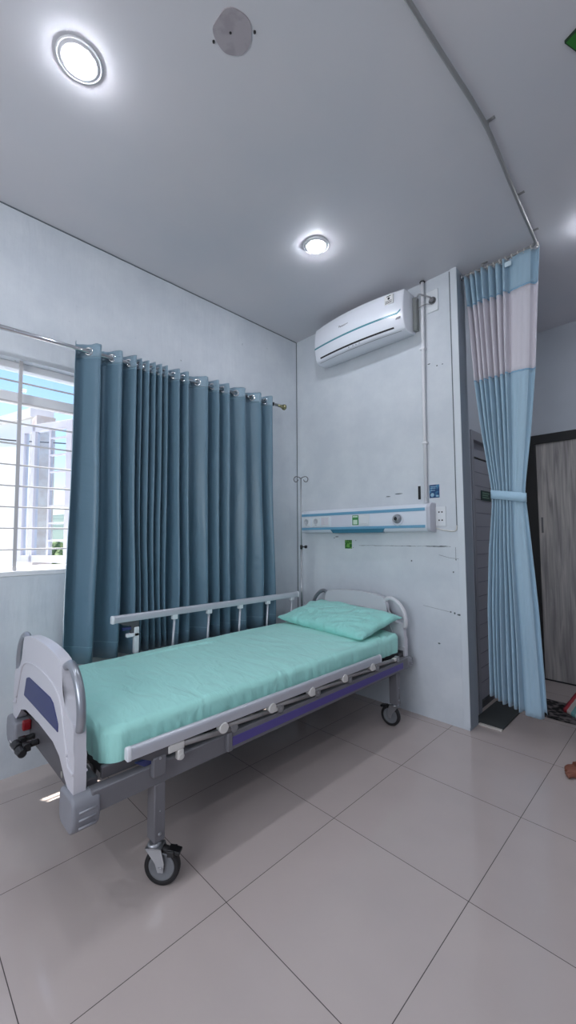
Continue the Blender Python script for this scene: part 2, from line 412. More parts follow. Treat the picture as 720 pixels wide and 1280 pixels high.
# ------------------------------------------------------------------ outdoors
M_OUTW = mat('outdoor_white_wall', (244, 244, 246), .7, bump=(8, .2, .01))
ob = empty('neighbour_building', (-9, -.9, -3), 'bright white neighbouring wall seen outside the window, left of the open sash', 'building')
b = BM(); prism(b, [(-5.3, -3), (-5.3, 3.35), (-13, 4.6), (-13, -3)], lambda a, c, t: Vector((a, t, c)), -1.0, -.8); build('wall', b, M_OUTW, ob)
b = BM(); prism(b, [(-5.25, 3.35), (-5.25, 3.50), (-13.1, 4.76), (-13.1, 4.6)], lambda a, c, t: Vector((a, t, c)), -1.08, -.72); build('roof_edge', b, mat('roof_edge_white', (225, 222, 225), .6), ob)
b = BM(); box(b, -5.3, -4.9, -1.06, -.78, -3, 3.3); build('corner_pillar', b, mat('pillar_pinkish', (214, 196, 188), .7, mottle=(5, (228, 218, 214), .4, .6)), ob)
b = BM(); box(b, -11.5, -.16, -14, 9, -3.2, -3.0); build('bounce_ground', b, mat('bounce_ground_pale', (214, 210, 204), .8, mottle=(1, (200, 196, 190), .4, .6)), kind='structure')  # unseen pale ground added to bounce sun onto the white wall
b = BM()
def terr(u, v):
    x = -12-900*u**1.6; y = -700+1500*v
    h = -3.4+ (u**1.2)*(40+20*noise.noise(Vector((x*.008, y*.008, 0)))) if u > .15 else -3.4+ (u/.15)*1.2*.8
    return Vector((x, y, h))
grid(b, 50, 90, terr)
b2 = build('outdoor_terrain', b, mat('hill_green', (84, 100, 96), .9, mottle=(.05, (112, 124, 112), .4, .6)), smooth=True, kind='structure')
# trees seen over the sill
M_LEAFT = mat('tree_foliage', (92, 112, 64), .8, mottle=(2.5, (136, 146, 96), .45, .6)); M_TRUNK = mat('tree_bark', (96, 82, 66), .9)
def crown(b, c, r, seed):
    rnd = random.Random(seed)
    for k in range(46):
        d = Vector((rnd.gauss(0, 1), rnd.gauss(0, 1), rnd.gauss(0, 1)*.8)).normalized()*r*rnd.uniform(.35, 1)
        p = Vector(c)+d; s = r*rnd.uniform(.22, .36)
        m4 = Matrix.Translation(p) @ Euler((rnd.uniform(0, 3), rnd.uniform(0, 3), 0)).to_matrix().to_4x4() @ Matrix.Diagonal((s, s, s*.7, 1))
        bmesh.ops.create_icosphere(b, subdivisions=1, radius=1, matrix=m4)
TREES = [(-36, 6.7, 1.75, 'round green tree outside, leftmost of the trees seen through the sash'), (-43, 10.6, 1.9, 'broad green tree outside, second from the left and farther off than the first'),
         (-36, 12.6, 1.7, 'round green tree outside, third from the left behind the open sash'), (-43, 17.0, 2.0, 'green tree outside, nearest to the curtain edge')]
for x, y, r, lb in TREES:
    t = empty('tree', (x, y, -3.3), lb, 'tree', 'trees outside the window')
    b = BM(); tube(b, [(x, y, -3.3), (x+.1, y, -1.6), (x, y+.1, -.6)], [.28, .2, .14]); build('trunk', b, M_TRUNK, t)
    b = BM(); crown(b, (x, y, -.35), r, x+y); build('foliage', b, M_LEAFT, t)
b = BM(); tube(b, smoothpath([(-4.4, -4.5, 2.95), (-4.4, -2, 2.72), (-4.4, -.6, 2.80), (-4.4, 3, 3.1)]), .012, 6); tag(build('overhead_cable', b, M_DGREY), 'thin dark cable strung across the view outside the window', 'cable')

# ------------------------------------------------------------------ recess door and dark framed door
d1 = empty('door_1', (1.49, .77, 0), None, None, kind='structure')
b = BM(); box(b, 1.44, 1.475, .34, 1.20, .055, 2.0); 
build('door_leaf', b, M_DOOR, d1, bevel=.003)
b = BM()
for k in range(16): box(b, 1.475, 1.4775, .37, 1.17, .18+.106*k, .184+.106*k)
build('panel_groove', b, mat('door_groove', (120, 122, 132), .6), d1)
b = BM(); box(b, 1.475, 1.478, .42, 1.05, 1.876, 1.888); build('vent_slot', b, M_BLACK, d1)
b = BM(); box(b, 1.38, 1.512, .30, .34, 0, 2.07); box(b, 1.38, 1.512, 1.20, 1.24, 0, 2.07); box(b, 1.38, 1.512, .34, 1.20, 2.0, 2.07)
build('door_frame', b, mat('door_frame_grey', (150, 152, 160), .5), d1, bevel=.003)
b = BM(); box(b, 1.38, 1.48, .34, 1.20, .0, .045); build('threshold', b, mat('threshold_dark', (70, 72, 76), .5), d1)
ds = empty('door_sign', (1.477, .66, 1.56), 'small dark green sign on the grey recess door', 'sign')
b = BM(); box(b, 1.478, 1.483, .545, .75, 1.557, 1.635); build('sign_plate', b, M_DGREEN, ds)
b = BM()
for z, l in ((1.615, .15), (1.598, .12), (1.58, .14)): box(b, 1.483, 1.484, .565, .565+l, z-.004, z+.004)
build('sign_lines', b, mat('sign_pale_mark', (120, 160, 140), .5), ds)

d2 = empty('door_2', (2.15, YB-.03, 0), None, None, kind='structure')
b = BM(); box(b, 1.50, 1.655, YB-.05, YB, 0, 2.11); box(b, 2.62, 2.72, YB-.05, YB, 0, 2.11); box(b, 1.50, 2.72, YB-.05, YB, 2.11, 2.19)
build('door_frame', b, M_BFRAME, d2, bevel=.002)
b = BM(); box(b, 1.655, 2.62, YB-.03, YB, .012, 2.11); build('door_leaf', b, M_WOOD, d2)
b = BM(); box(b, 1.655, 2.62, YB-.034, YB-.002, 0, .012); build('threshold', b, M_BFRAME, d2)
b = BM(); box(b, 1.675, 1.69, YB-.038, YB-.03, 1.30, 1.44); build('door_handle', b, mat('door_pull_grey', (112, 112, 116), .4, metal=.5), d2, bevel=.003)

# ------------------------------------------------------------------ wall marks (children of the back wall)
def strip(b, pts, w, t=.0012):
    pts = [Vector(p) for p in pts]
    for i in range(len(pts)-1):
        a, c = pts[i], pts[i+1]; w0, w1 = (w[i], w[i+1]) if isinstance(w, (list, tuple)) else (w, w)
        vs = [b.verts.new((a.x, yy, a.z+s*w0/2)) for yy in (0, -t) for s in (-1, 1)]+[b.verts.new((c.x, yy, c.z+s*w1/2)) for yy in (0, -t) for s in (-1, 1)]
        for f in ((0, 1, 5, 4), (2, 3, 7, 6), (0, 2, 6, 4), (1, 3, 7, 5), (0, 1, 3, 2), (4, 5, 7, 6)): b.faces.new([vs[k] for k in f])
b = BM()
rn = random.Random(4); pts = []; ws = []
for i in range(46):
    x = .70+.76*i/45; pts.append((x, 0, 1.204-.0008*sin(i*.7)+rn.uniform(-.0008, .0008))); ws.append(abs(rn.gauss(0, 1))*.0016+.001+(.004 if i > 34 and i < 44 else 0))
strip(b, pts, ws); build('wall_crack', b, M_CRACK, wall_back)
def dot(nm, pts):
    b = BM()
    for x, z, rx, rz in pts:
        n = 9; vs = [(x+rx*cos(2*pi*j/n)*rn.uniform(.8, 1.1), z+rz*sin(2*pi*j/n)*rn.uniform(.8, 1.1)) for j in range(n)]
        prism(b, vs, lambda a, c, t: Vector((a, t, c)), 0, -.0012)
    build(nm, b, M_CRACK, wall_back)
dot('nail_hole', [(1.527, 1.138, .005, .006), (1.495, 1.115, .004, .005), (1.475, 1.03, .005, .006), (1.165, 1.095, .006, .006), (1.448, .757, .006, .006), (1.475, .752, .006, .008), (.668, 1.243, .004, .004),  (.64, 1.185, .003, .003)])
dot('paint_chip', [(1.51, .745, .022, .006), (.47, 1.275, .02, .004), (.44, 1.265, .01, .003), (1.07, 1.60, .035, .004), (.98, 1.585, .02, .004), (1.36, .53, .01, .005), (1.34, 2.53, .012, .004), (1.40, 2.50, .006, .005), (1.44, 2.50, .005, .004)])
b = BM(); strip(b, [(1.375, 0, 1.145), (1.455, 0, 1.125), (1.53, 0, 1.12)], .002); strip(b, [(1.25, 0, .78), (1.44, 0, .757)], .0015)
box(b, 1.4935, 1.4955, -.001, 0, 1.12, 1.20); build('hairline_crack', b, M_GROOVE, wall_back)
b = BM(); box(b, 1.232, 1.251, -.003, 0, 1.545, 1.643); tag(build('wall_slot', b, M_BLACK), 'narrow black vertical slot on the wall left of the blue sticker', 'slot')

# ------------------------------------------------------------------ ceiling items
def downlight(x, y, label):
    t = empty('downlight', (x, y, H-.016), label, 'ceiling light', 'round ceiling downlights')
    b = BM(); lathe(b, (x, y, H), (0, 0, -1), [(0, .084), (.004, .083), (.006, .079), (.003, .076), (.004, .072), (.008, .068), (.009, .060), (.009, .054), (0, .054)], 48); build('trim_ring', b, M_WHITE, t)
    b = BM(); lathe(b, (x, y, H), (0, 0, -1), [(0, .052), (.012, .052), (.019, .046), (.023, .03), (.024, 0)], 40); build('lens', b, M_LENS, t)
    return t
downlight(1.03, -2.30, 'round white ceiling downlight, the large one at the upper left of the photo')
downlight(1.01, -.862, 'round white ceiling downlight in front of the air conditioner')
downlight(2.325, .16, 'round white ceiling downlight at the right photo edge beyond the pale curtain')
dl = downlight(3.1, -1.6, 'unseen round white ceiling downlight added for fill right of the camera')  # this and the next two are unseen, added to brighten the room
dl = downlight(3.1, -3.6, 'unseen round white ceiling downlight added for fill behind the camera near the right wall')
dl = downlight(1.03, -3.75, 'unseen round white ceiling downlight added for fill behind the camera near the window wall')

cp = empty('ceiling_cover_plate', (1.528, -1.925, H-.004), 'round mauve grey blanking plate on the ceiling with three dark screws', 'cover plate')
b = BM(); n = 40
pl = [((.072+.002*sin(5*a))*cos(a), (.072+.002*cos(3*a))*sin(a)) for a in [2*pi*i/n for i in range(n)]]
pl = [(x, max(y, -.064)) for x, y in pl]
prism(b, pl, lambda a, c, t: Vector((1.528+a, -1.925+c, t)), H-.004, H); build('plate', b, M_DISC, cp)
for i, (dx, dy) in enumerate(((-.006, -.006), (-.074, -.034), (.058, .058))):
    b = BM(); lathe(b, (1.528+dx, -1.925+dy, H-.004), (0, 0, -1), [(-.004, .005), (.001, .0045), (.002, 0)], 12); build('screw', b, M_BLACK, cp)

tr = empty('ceiling_curtain_track', (2.0, -1.5, 3.12), 'thin grey curtain track on the ceiling running to the pale blue curtain', 'curtain track')
tp = [(1.565, .095, 3.125), (1.80, .10, 3.125), (1.97, .098, 3.125), (2.02, .085, 3.127), (2.032, .03, 3.13), (2.042, -.21, 3.13), (2.054, -.469, 3.13), (2.074, -.865, 3.13), (2.072, -1.05, 3.13), (2.061, -1.244, 3.13), (2.052, -1.398, 3.13), (2.043, -1.561, 3.13), (2.02, -2.2, 3.13), (2.0, -3.2, 3.13), (1.99, YF+.02, 3.13)]
b = BM(); tube(b, smoothpath(tp, 6), .0095, 10); build('rail', b, M_TRACK, tr)
for x, y in ((2.075, -.90), (2.05, -.36), (2.03, .0), (1.70, .097), (2.02, -2.1), (1.99, -3.6)):
    b = BM(); box(b, x-.004, x+.034, y-.008, y+.008, H-.003, H); box(b, x-.006, x+.006, y-.008, y+.008, 3.133, H); lathe(b, (x+.026, y, H-.003), (0, 0, -1), [(0, .005), (.003, .004), (.004, 0)], 10)
    build('ceiling_bracket', b, M_TRACK, tr)
b = BM(); lathe(b, (1.556, .095, 3.125), (1, 0, 0), [(0, .022), (.008, .02), (.012, .014), (.03, .013)], 20); build('wall_socket', b, M_CHROME, tr)

es = empty('exit_sign', (2.46, -.98, H-.012), 'green and white sign on the ceiling, only its corner at the upper right', 'sign')
ang = radians(-21.5)
TS = Matrix.Translation((2.394, -1.009, 0)) @ Matrix.Rotation(ang, 4, 'Z')
b = BM(); box(b, 0, .30, 0, .15, H-.012, H, TS); build('sign_board', b, mat('sign_edge_dark', (24, 52, 30), .5), es)
b = BM(); box(b, .004, .296, .003, .072, H-.0135, H-.012, TS); box(b, .004, .016, .07, .147, H-.0135, H-.012, TS); build('green_field', b, M_GREEN, es)
b = BM(); box(b, .016, .296, .072, .147, H-.0135, H-.012, TS); build('white_field', b, mat('sign_white', (220, 232, 222), .5), es)
b = BM(); box(b, .03, .042, .045, .12, H-.0145, H-.0133, TS); box(b, .042, .08, .09, .105, H-.0145, H-.0133, TS); build('sign_figure', b, M_DGREEN, es)

# ------------------------------------------------------------------ air conditioner
AX0, AX1 = .395, 1.245; AXC = (AX0+AX1)/2
ac = empty('air_conditioner', (AXC, 0, 2.77), 'white wall mounted split air conditioner near the ceiling', 'air conditioner')
prof = [(0, 3.075), (-.10, 3.085), (-.150, 3.080), (-.168, 3.066), (-.178, 3.02), (-.184, 2.96), (-.184, 2.905), (-.180, 2.86), (-.172, 2.815), (-.158, 2.783), (-.13, 2.768), (-.06, 2.772), (0, 2.79)]
def bow(x):
    t = (x-AXC)/((AX1-AX0)/2); return 1+.20*(1-t*t)
def acpt(x, k, off=0):
    y, z = prof[k]; return Vector((x, y*bow(x)-off, z+ (.014*(1-((x-AXC)/.425)**2) if k < 5 else 0)))
def ac_y(x, z):
    for (y0, z0), (y1, z1) in zip(prof[2:], prof[3:]):
        if z1 <= z <= z0: return (y0+(y1-y0)*(z0-z)/(z0-z1))*bow(x)
    return prof[5][0]*bow(x)
b = BM(); nx = 41
rows = [[b.verts.new(acpt(AX0+(AX1-AX0)*i/(nx-1), k)) for k in range(len(prof))] for i in range(nx)]
for i in range(nx-1):
    for k in range(len(prof)-1):
        b.faces.new((rows[i][k], rows[i+1][k], rows[i+1][k+1], rows[i][k+1])).smooth = True
b.faces.new(rows[0]); b.faces.new(rows[-1][::-1])
o = build('housing', b, M_AC, ac, bevel=.008, segs=3)
def ac_strip(nm, zf, x0, x1, m, w, off=.0012):
    b = BM(); n = 30; V = []
    for i in range(n+1):
        x = x0+(x1-x0)*i/n; z = zf(x)
        V.append([b.verts.new((x, ac_y(x, z+s*w)-o_, z+s*w)) for s, o_ in ((1, -.002), (1, off), (-1, off), (-1, -.002))])
    for a, c in zip(V, V[1:]):
        for j in range(4): b.faces.new((a[j], a[(j+1) % 4], c[(j+1) % 4], c[j]))
    b.faces.new(V[0]); b.faces.new(V[-1][::-1]); return build(nm, b, m, ac)
ac_strip('aqua_stripe', lambda x: 2.895+(.02 if x > 1.2 else (0 if x > 0 else 0))*min(1, max(0, (x-1.17)/.05)), .398, 1.225, M_AQUA, .0065)
ac_strip('air_outlet', lambda x: 2.803, .455, 1.165, M_BLACK, .0055)
ac_strip('display_line', lambda x: 2.775+.0, .43, 1.21, mat('ac_seam_grey', (150, 156, 160), .5), .001, .0008)
def ac_T(x, z, tilt=0): return Matrix.Translation((x, ac_y(x, z)-.001, z)) @ Matrix.Rotation(radians(90+tilt), 4, 'X')
text('brand_lettering', 'Panasonic', .024, ac_T(.735, 2.975), mat('ac_lettering_grey', (90, 92, 98), .5), ac)
b = BM(); box(b, 1.105, 1.175, ac_y(1.1, 3.02)-.0065, ac_y(1.16, 3.02)-.001, 2.985, 3.05); st = build('energy_label', b, mat('label_paper', (226, 226, 224), .6), ac)
b = BM(); yy = ac_y(1.1, 3.02)-.0072
lathe(b, (1.142, yy, 3.025), (0, -1, 0), [(0, .009), (.0008, .009), (.0008, 0)], 16); box(b, 1.125, 1.16, yy-.0006, yy, 3.040, 3.045)
for z in (3.008, 2.999, 2.992): box(b, 1.112, 1.168, yy-.0006, yy, z-.0015, z+.0015)
build('label_print', b, M_DARKDOT, st)
b = BM(); box(b, 1.185, 1.222, ac_y(1.2, 2.865)-.0016, ac_y(1.2, 2.865)+.002, 2.852, 2.868); build('model_badge', b, mat('badge_grey', (150, 152, 158), .5), ac)
b = BM()
for x in (.76, .80, .83, .86): box(b, x, x+.012, ac_y(x, 2.79)-.001, ac_y(x, 2.79)+.002, 2.787, 2.791)
box(b, .775, .785, ac_y(.78, 2.80)-.001, ac_y(.78, 2.80)+.002, 2.796, 2.80); build('indicator_marks', b, mat('mark_grey', (140, 145, 150), .5), ac)
b = BM(); box(b, AX1, AX1+.03, -.045, -.003, 2.80, 3.05); build('back_plate', b, mat('ac_backplate_grey', (150, 154, 152), .5), ac, bevel=.004)
b = BM(); tube(b, smoothpath([(1.262, -.03, 3.0), (1.30, -.06, 3.045), (1.35, -.055, 3.02), (1.388, -.045, 2.995)]), .0055, 8)
tube(b, smoothpath([(1.262, -.03, 2.93), (1.30, -.045, 2.955), (1.345, -.035, 2.965), (1.375, -.03, 2.955)]), .003, 8)
build('power_cord', b, mat('cord_grey', (150, 152, 156), .5), ac)
# outlet with the plug
acs = empty('air_conditioner_socket', (1.385, 0, 2.91), 'square white wall socket beside the air conditioner with a grey plug in it', 'socket')
b = BM(); box(b, 1.335, 1.425, -.010, 0, 2.905, 3.065); build('socket_plate', b, M_SOCK, acs, bevel=.003)
b = BM(); lathe(b, (1.385, -.010, 2.985), (0, -1, 0), [(0, .027), (.006, .027), (.006, .022), (.002, .021), (.002, 0)], 28); build('socket_ring', b, mat('socket_ring_grey', (120, 122, 126), .5), acs)
pg = BM(); lathe(pg, (1.386, -.013, 2.985), (0, -1, 0), [(0, .017), (.02, .016), (.028, .010), (.03, 0)], 20); tag(build('power_plug', pg, mat('plug_grey', (132, 130, 134), .5)), 'grey round power plug pushed into the socket beside the air conditioner', 'plug')
# conduit
cn = empty('wall_conduit', (1.30, -.012, 1.5), 'white vertical plastic pipe from the ceiling down to the bedhead console', 'pipe')
b = BM(); tube(b, [(1.318, -.024, H-.002), (1.312, -.022, 2.9), (1.302, -.018, 2.2), (1.300, -.018, 1.515)], .0125, 12); build('pipe', b, M_WHITE, cn)
b = BM(); torus(b, (1.317, -.024, H-.01), (0, 0, 1), .016, .004, 20, 8); build('ceiling_collar', b, M_DARKDOT, cn)
for z in (2.65, 1.95):
    b = BM(); box(b, 1.285, 1.325, -.034, -.001, z-.008, z+.008); build('pipe_clip', b, M_WHITE, cn, bevel=.003)

# ------------------------------------------------------------------ bedhead console
bc = empty('bedhead_console', (.70, 0, 1.31), 'long white bedhead service console with light blue stripes on the wall', 'bedhead console')
CX0, CX1 = .132, 1.335
cprof = [(0, 1.508), (-.055, 1.508), (-.078, 1.498), (-.092, 1.478), (-.092, 1.345), (-.086, 1.325), (-.07, 1.312), (0, 1.308)]
b = BM(); prism(b, cprof, lambda a, c, t: Vector((t, a, c)), CX0, CX1); build('body', b, M_CWHITE, bc, bevel=.003)
b = BM(); prism(b, [(y*1.06, z+(.004 if z > 1.4 else -.004)) for y, z in cprof], lambda a, c, t: Vector((t, a, c)), CX1, CX1+.028); build('end_cap', b, mat('console_cap_grey', (196, 198, 208), .35), bc, bevel=.004)
b = BM(); box(b, CX0, CX1-.01, -.0965, -.09, 1.456, 1.478); build('upper_stripe', b, M_CBLUE, bc, bevel=.002)
b = BM(); box(b, CX0, CX1-.01, -.0965, -.09, 1.336, 1.356); build('lower_stripe', b, M_CBLUE, bc, bevel=.002)
b = BM(); prism(b, [(.47, 1.337), (1.0, 1.337), (.972, 1.306), (.50, 1.306)], lambda a, c, t: Vector((a, t, c)), -.0935, -.05); build('lamp_recess', b, M_CREC, bc, bevel=.002)
b = BM(); box(b, .485, .69, -.0935, -.09, 1.362, 1.448); build('blank_panel', b, M_PINK, bc, bevel=.001)
for x in (.206, .316):
    b = BM(); box(b, x-.045, x+.045, -.101, -.092, 1.363, 1.45); s = build('power_socket', b, M_SOCK, bc, bevel=.003)
    b = BM(); lathe(b, (x, -.101, 1.41), (0, -1, 0), [(0, .024), (.003, .024), (.003, .020), (.0006, .019), (.0006, 0)], 24)
    build('socket_ring', b, mat('socket_ring_light', (186, 190, 196), .5), s)
    for dx in (-.008, .008):
        b = BM(); lathe(b, (x+dx, -.1, 1.412), (0, -1, 0), [(0, .0035), (.0012, .0035), (.0012, 0)], 10); build('socket_hole', b, M_DARKDOT, s)
    b = BM()
    box(b, x-.010, x+.010, -.1016, -.1, 1.377, 1.379); build('socket_mark', b, M_DARKDOT, s)
b = BM(); box(b, .374, .468, -.100, -.092, 1.363, 1.45); s = build('rocker_switch', b, M_SOCK, bc, bevel=.003)
b = BM()
for i in range(2): box(b, .382+.041*i, .418+.041*i, -.104, -.100, 1.375, 1.438)
build('rocker', b, mat('rocker_pinkish', (216, 212, 220), .4), s, bevel=.002)
b = BM(); box(b, .703, .762, -.0945, -.092, 1.368, 1.446); s = build('green_notice', b, mat('notice_green', (64, 138, 78), .5), bc)
b = BM(); box(b, .712, .753, -.0955, -.0945, 1.374, 1.41); box(b, .709, .756, -.0955, -.0945, 1.43, 1.441); build('notice_print', b, mat('notice_white', (206, 226, 208), .5), s)
b = BM(); box(b, .772, .868, -.101, -.092, 1.363, 1.45); s = build('call_switch', b, M_SOCK, bc, bevel=.003)
b = BM(); box(b, .785, .855, -.105, -.101, 1.378, 1.436); build('rocker', b, M_SOCK, s, bevel=.002)
b = BM(); lathe(b, (1.108, -.092, 1.405), (0, -1, 0), [(0, .034), (.01, .032), (.016, .026), (.03, .024), (.032, .014), (.024, .012), (.024, 0)], 28); s = build('gas_outlet', b, M_STEEL, bc)
b = BM(); lathe(b, (1.108, -.118, 1.405), (0, -1, 0), [(0, .013), (.003, .013), (.003, 0)], 20); build('outlet_port', b, M_DARKDOT, s)
b = BM(); torus(b, (1.112, -.096, 1.398), (0, -1, 0), .042, .003, 28, 8); build('outlet_rim', b, mat('outlet_rim_white', (205, 208, 216), .3), s)

# double socket, stickers, thin cable
so = empty('double_wall_socket', (1.395, 0, 1.35), 'white double wall socket plate right of the bedhead console', 'socket')
b = BM(); box(b, 1.362, 1.436, -.009, 0, 1.345, 1.483); build('plate', b, M_SOCK, so, bevel=.003)
for z in (1.445, 1.388):
    for dx in (-.011, .011):
        b = BM(); lathe(b, (1.399+dx, -.009, z), (0, -1, 0), [(-.001, .0055), (.0008, .0055), (.0008, 0)], 10); build('socket_hole', b, M_DARKDOT, so)
b = BM(); tube(b, smoothpath([(1.358, -.03, 1.345), (1.365, -.008, 1.333), (1.42, -.006, 1.318), (1.48, -.006, 1.31), (1.505, -.006, 1.318), (1.509, -.006, 1.35)]), .004, 8)
tag(build('thin_cable', b, M_WHITE2), 'thin white cable looping along the wall below the double socket', 'cable')
bs = empty('blue_wall_sticker', (1.336, 0, 1.549), 'small square blue information sticker with a pale round emblem beside the pipe', 'sticker')
b = BM(); box(b, 1.318, 1.392, -.0012, 0, 1.549, 1.643); build('sticker_sheet', b, M_BLUEST, bs)
b = BM(); lathe(b, (1.340, -.0012, 1.570), (0, -1, 0), [(0, .014), (.0006, .014), (.0006, 0)], 20)
for z, l in ((1.63, .05), (1.618, .04), (1.603, .035)): box(b, 1.325, 1.325+l, -.0018, -.0012, z-.002, z+.002)
box(b, 1.366, 1.386, -.0018, -.0012, 1.556, 1.568); build('sticker_print', b, mat('sticker_pale', (150, 186, 206), .5), bs)
gs = empty('green_wall_sticker', (.59, 0, 1.174), 'small square green sticker on the wall under the console', 'sticker')
b = BM(); box(b, .555, .627, -.0012, 0, 1.176, 1.248); build('sticker_sheet', b, M_LEAF, gs)
b = BM(); prism(b, [(.57, 1.19), (.585, 1.225), (.605, 1.20), (.60, 1.186)], lambda a, c, t: Vector((a, t, c)), -.0012, -.0018); build('sticker_leaf', b, mat('sticker_lime', (110, 170, 80), .5), gs)

# ------------------------------------------------------------------ window curtains and rod
def rodz(y): return 2.392+.0185*(y+2.4)
RX = .12
rod = empty('curtain_rod', (RX, -1.3, 2.39), 'silver curtain rod with a brass end knob over the window', 'curtain rod')
b = BM(); tube(b, [(RX, -3.3, rodz(-3.3)), (RX, -.37, rodz(-.37))], .0135, 16); build('pole', b, M_CHROME, rod)
b = BM(); lathe(b, (RX, -.375, rodz(-.37)), (0, 1, 0), [(0, .013), (.05, .012), (.058, .017), (.064, .013), (.068, .012), (.072, .020), (.080, .025), (.092, .026), (.100, .02), (.105, .012), (.108, 0)], 24)
build('finial', b, mat('antique_brass', (150, 146, 112), .25, metal=.8), rod)
for y in (-.42, -2.66):
    b = BM(); lathe(b, (0, y, rodz(y)-.01), (1, 0, 0), [(0, .026), (.006, .026), (.008, .010), (.02, .008), (RX-.012, .008)], 20); torus(b, (RX, y, rodz(y)), (0, 1, 0), .0155, .004, 20, 8)
    build('bracket', b, M_CHROME, rod)
# valleys of the folds along the wall (y), measured fold by fold
def curtain(name, vals, label, hem_z, seed, flare0):
    t = empty('window_curtain', (.12, (vals[0]+vals[-1])/2, hem_z), label, 'curtain', 'blue curtains over the window')
    rnd = random.Random(seed)
    path = [(vals[0], .128 if flare0 else .09)]
    for a, c in zip(vals, vals[1:]):
        w = c-a; dep = min(.078, .042+.34*w)
        path += [(a+.10*w, .070), (a+.32*w, .088), (a+.52*w, .118+dep*.15), (a+.76*w, .112+dep*.85), (a+.91*w, .102+dep*.7), (a+.985*w, .046)]
    path.append((vals[-1], .078)); pts = smoothpath([(p[0], p[1], 0) for p in path], 5)
    n = len(pts); NV = 34; ph = rnd.uniform(0, 6)
    ymid = (vals[0]+vals[-1])/2
    b = BM()
    zt = lambda y: rodz(y)+.045
    def f(u, v):
        p = pts[min(n-1, int(round(u*(n-1))))]; y = p[0]; x = p[1]
        top = zt(y); z = hem_z+(top-hem_z)*v
        dn = 1-v
        y2 = y+.010*sin(9*y+3*z+ph)*dn+.012*dn*(1 if False else 0)
        if y < ymid and flare0: y2 -= .02*dn*(1-(y-vals[0])/(ymid-vals[0]))
        x2 = .10+(x-.10)*(.85+.35*dn)+.006*sin(14*y+5*z+ph)*dn
        x2 += .0035*noise.noise(Vector((y*14, z*7, ph)))
        if v > .965: x2 += .006*noise.noise(Vector((y*45, z*45, 3)))
        return Vector((max(x2, .03), y2, z+.004*noise.noise(Vector((y*25, 0, ph)))*(1 if v in (0, 1) else 0)))
    grid(b, n, NV, lambda u, v: f(u, 1-(1-v)**1.5))
    o = build('panel', b, M_CURT, t, smooth=True, solid=.0022)
    b = BM()
    def hd(u, v):
        q = f(u, .957+.043*v); k = noise.noise(Vector((q.y*70, q.z*55, 2)))
        q.x += .0022+.0035*abs(k); q.z += .004*v*noise.noise(Vector((q.y*40, 1, ph))); return q
    grid(b, n, 7, hd); build('heading_band', b, M_HEAD, t, smooth=True, solid=.001)
    # seam of the heading tape
    b = BM()
    def g(u, v):
        q = f(u, .955); q.x += .0018; q.z += (v-.5)*.006; return q
    grid(b, n, 2, g); build('heading_seam', b, mat('seam_pale_blue', (120, 152, 170), .5), t, solid=.001)
    for a, c in zip(vals, vals[1:]):
        w = c-a; y = a+.48*w
        b = BM(); torus(b, (RX+.004, y, rodz(y)), Vector((1, -.75, 0)), .0215, .0062, 24, 8); build('eyelet', b, M_CHROME, t)
    # hem
    b = BM()
    def g2(u, v):
        q = f(u, .05); q.x += .0018; q.z += (v-.5)*.004; return q
    grid(b, n, 2, g2); build('hem_seam', b, MAT['seam_pale_blue'], t, solid=.001)
    return t
V1 = [-2.012, -1.861, -1.735, -1.647, -1.612, -1.561, -1.516, -1.47, -1.428]
V2 = [-1.412, -1.336, -1.263, -1.096, -1.004, -.908, -.743, -.574, -.455]
curtain('a', V1, 'dusty blue satin curtain, the left one touching the bare window', .56, 3, True)
curtain('b', V2, 'dusty blue satin curtain, the right one nearer the room corner', .545, 5, False)

# ------------------------------------------------------------------ pale blue divider curtain
dc = empty('divider_curtain', (1.8, .1, .18), 'pale blue cubicle curtain with a white net band, tied at its middle', 'curtain')
KEY = [(3.122, 1.572, 2.046, .034), (2.89, 1.588, 2.030, .034), (2.34, 1.622, 1.992, .030), (1.95, 1.660, 1.955, .026), (1.60, 1.703, 1.912, .016), (1.545, 1.706, 1.908, .014), (1.48, 1.704, 1.912, .016), (1.20, 1.680, 1.930, .022), (.8, 1.660, 1.955, .028), (.4, 1.653, 1.972, .032), (.17, 1.652, 1.978, .034)]
def kv(z):
    for (z0, a0, b0, c0), (z1, a1, b1, c1) in zip(KEY, KEY[1:]):
        if z1 <= z <= z0:
            t = (z0-z)/(z0-z1); return a0+(a1-a0)*t, b0+(b1-b0)*t, c0+(c1-c0)*t
    return KEY[-1][1:] if z < .2 else KEY[0][1:]
folds = [0, .05, .085, .135, .165, .215, .25, .31, .345, .40, .44, .50, .535, .59, .63, .90, 1.0]
def wave(u):
    for i, (a, c) in enumerate(zip(folds, folds[1:])):
        if a <= u <= c:
            t = (u-a)/(c-a); s = sin(pi*t)+(.5*sin(3*pi*t)**2 if i == len(folds)-3 else 0)
            return (s**.8)*(1 if i % 2 else -1)*(.22 if i == len(folds)-3 else .85+.4*sin(i*2.3))
    return 0
def divpt(u, z):
    a, c, A = kv(z)
    uu = u+.012*sin(2*z+8*u)
    x = a+(c-a)*u
    y = .098+A*wave(u)+.006*sin(5*z+9*u)
    if z < 2.3: y += .0025*noise.noise(Vector((u*20, z*4, 0)))
    return Vector((x, y, z))
def div_part(nm, z1, z0f, m, nv):
    b = BM(); grid(b, 360, nv, lambda u, v: divpt(u, z1+(z0f(u)-z1)*v)); return build(nm, b, m, dc, smooth=True, solid=.0016)
hz = lambda u: (.232-.05*min(1, u/.55)) if u < .62 else (.162 if u < .93 else .20)
div_part('header_band', 3.112, lambda u: 2.893, M_DIV, 8)
div_part('net_band', 2.893, lambda u: 2.34, M_DIVMESH, 14)
lp = div_part('lower_panel', 2.34, hz, M_DIV, 60)
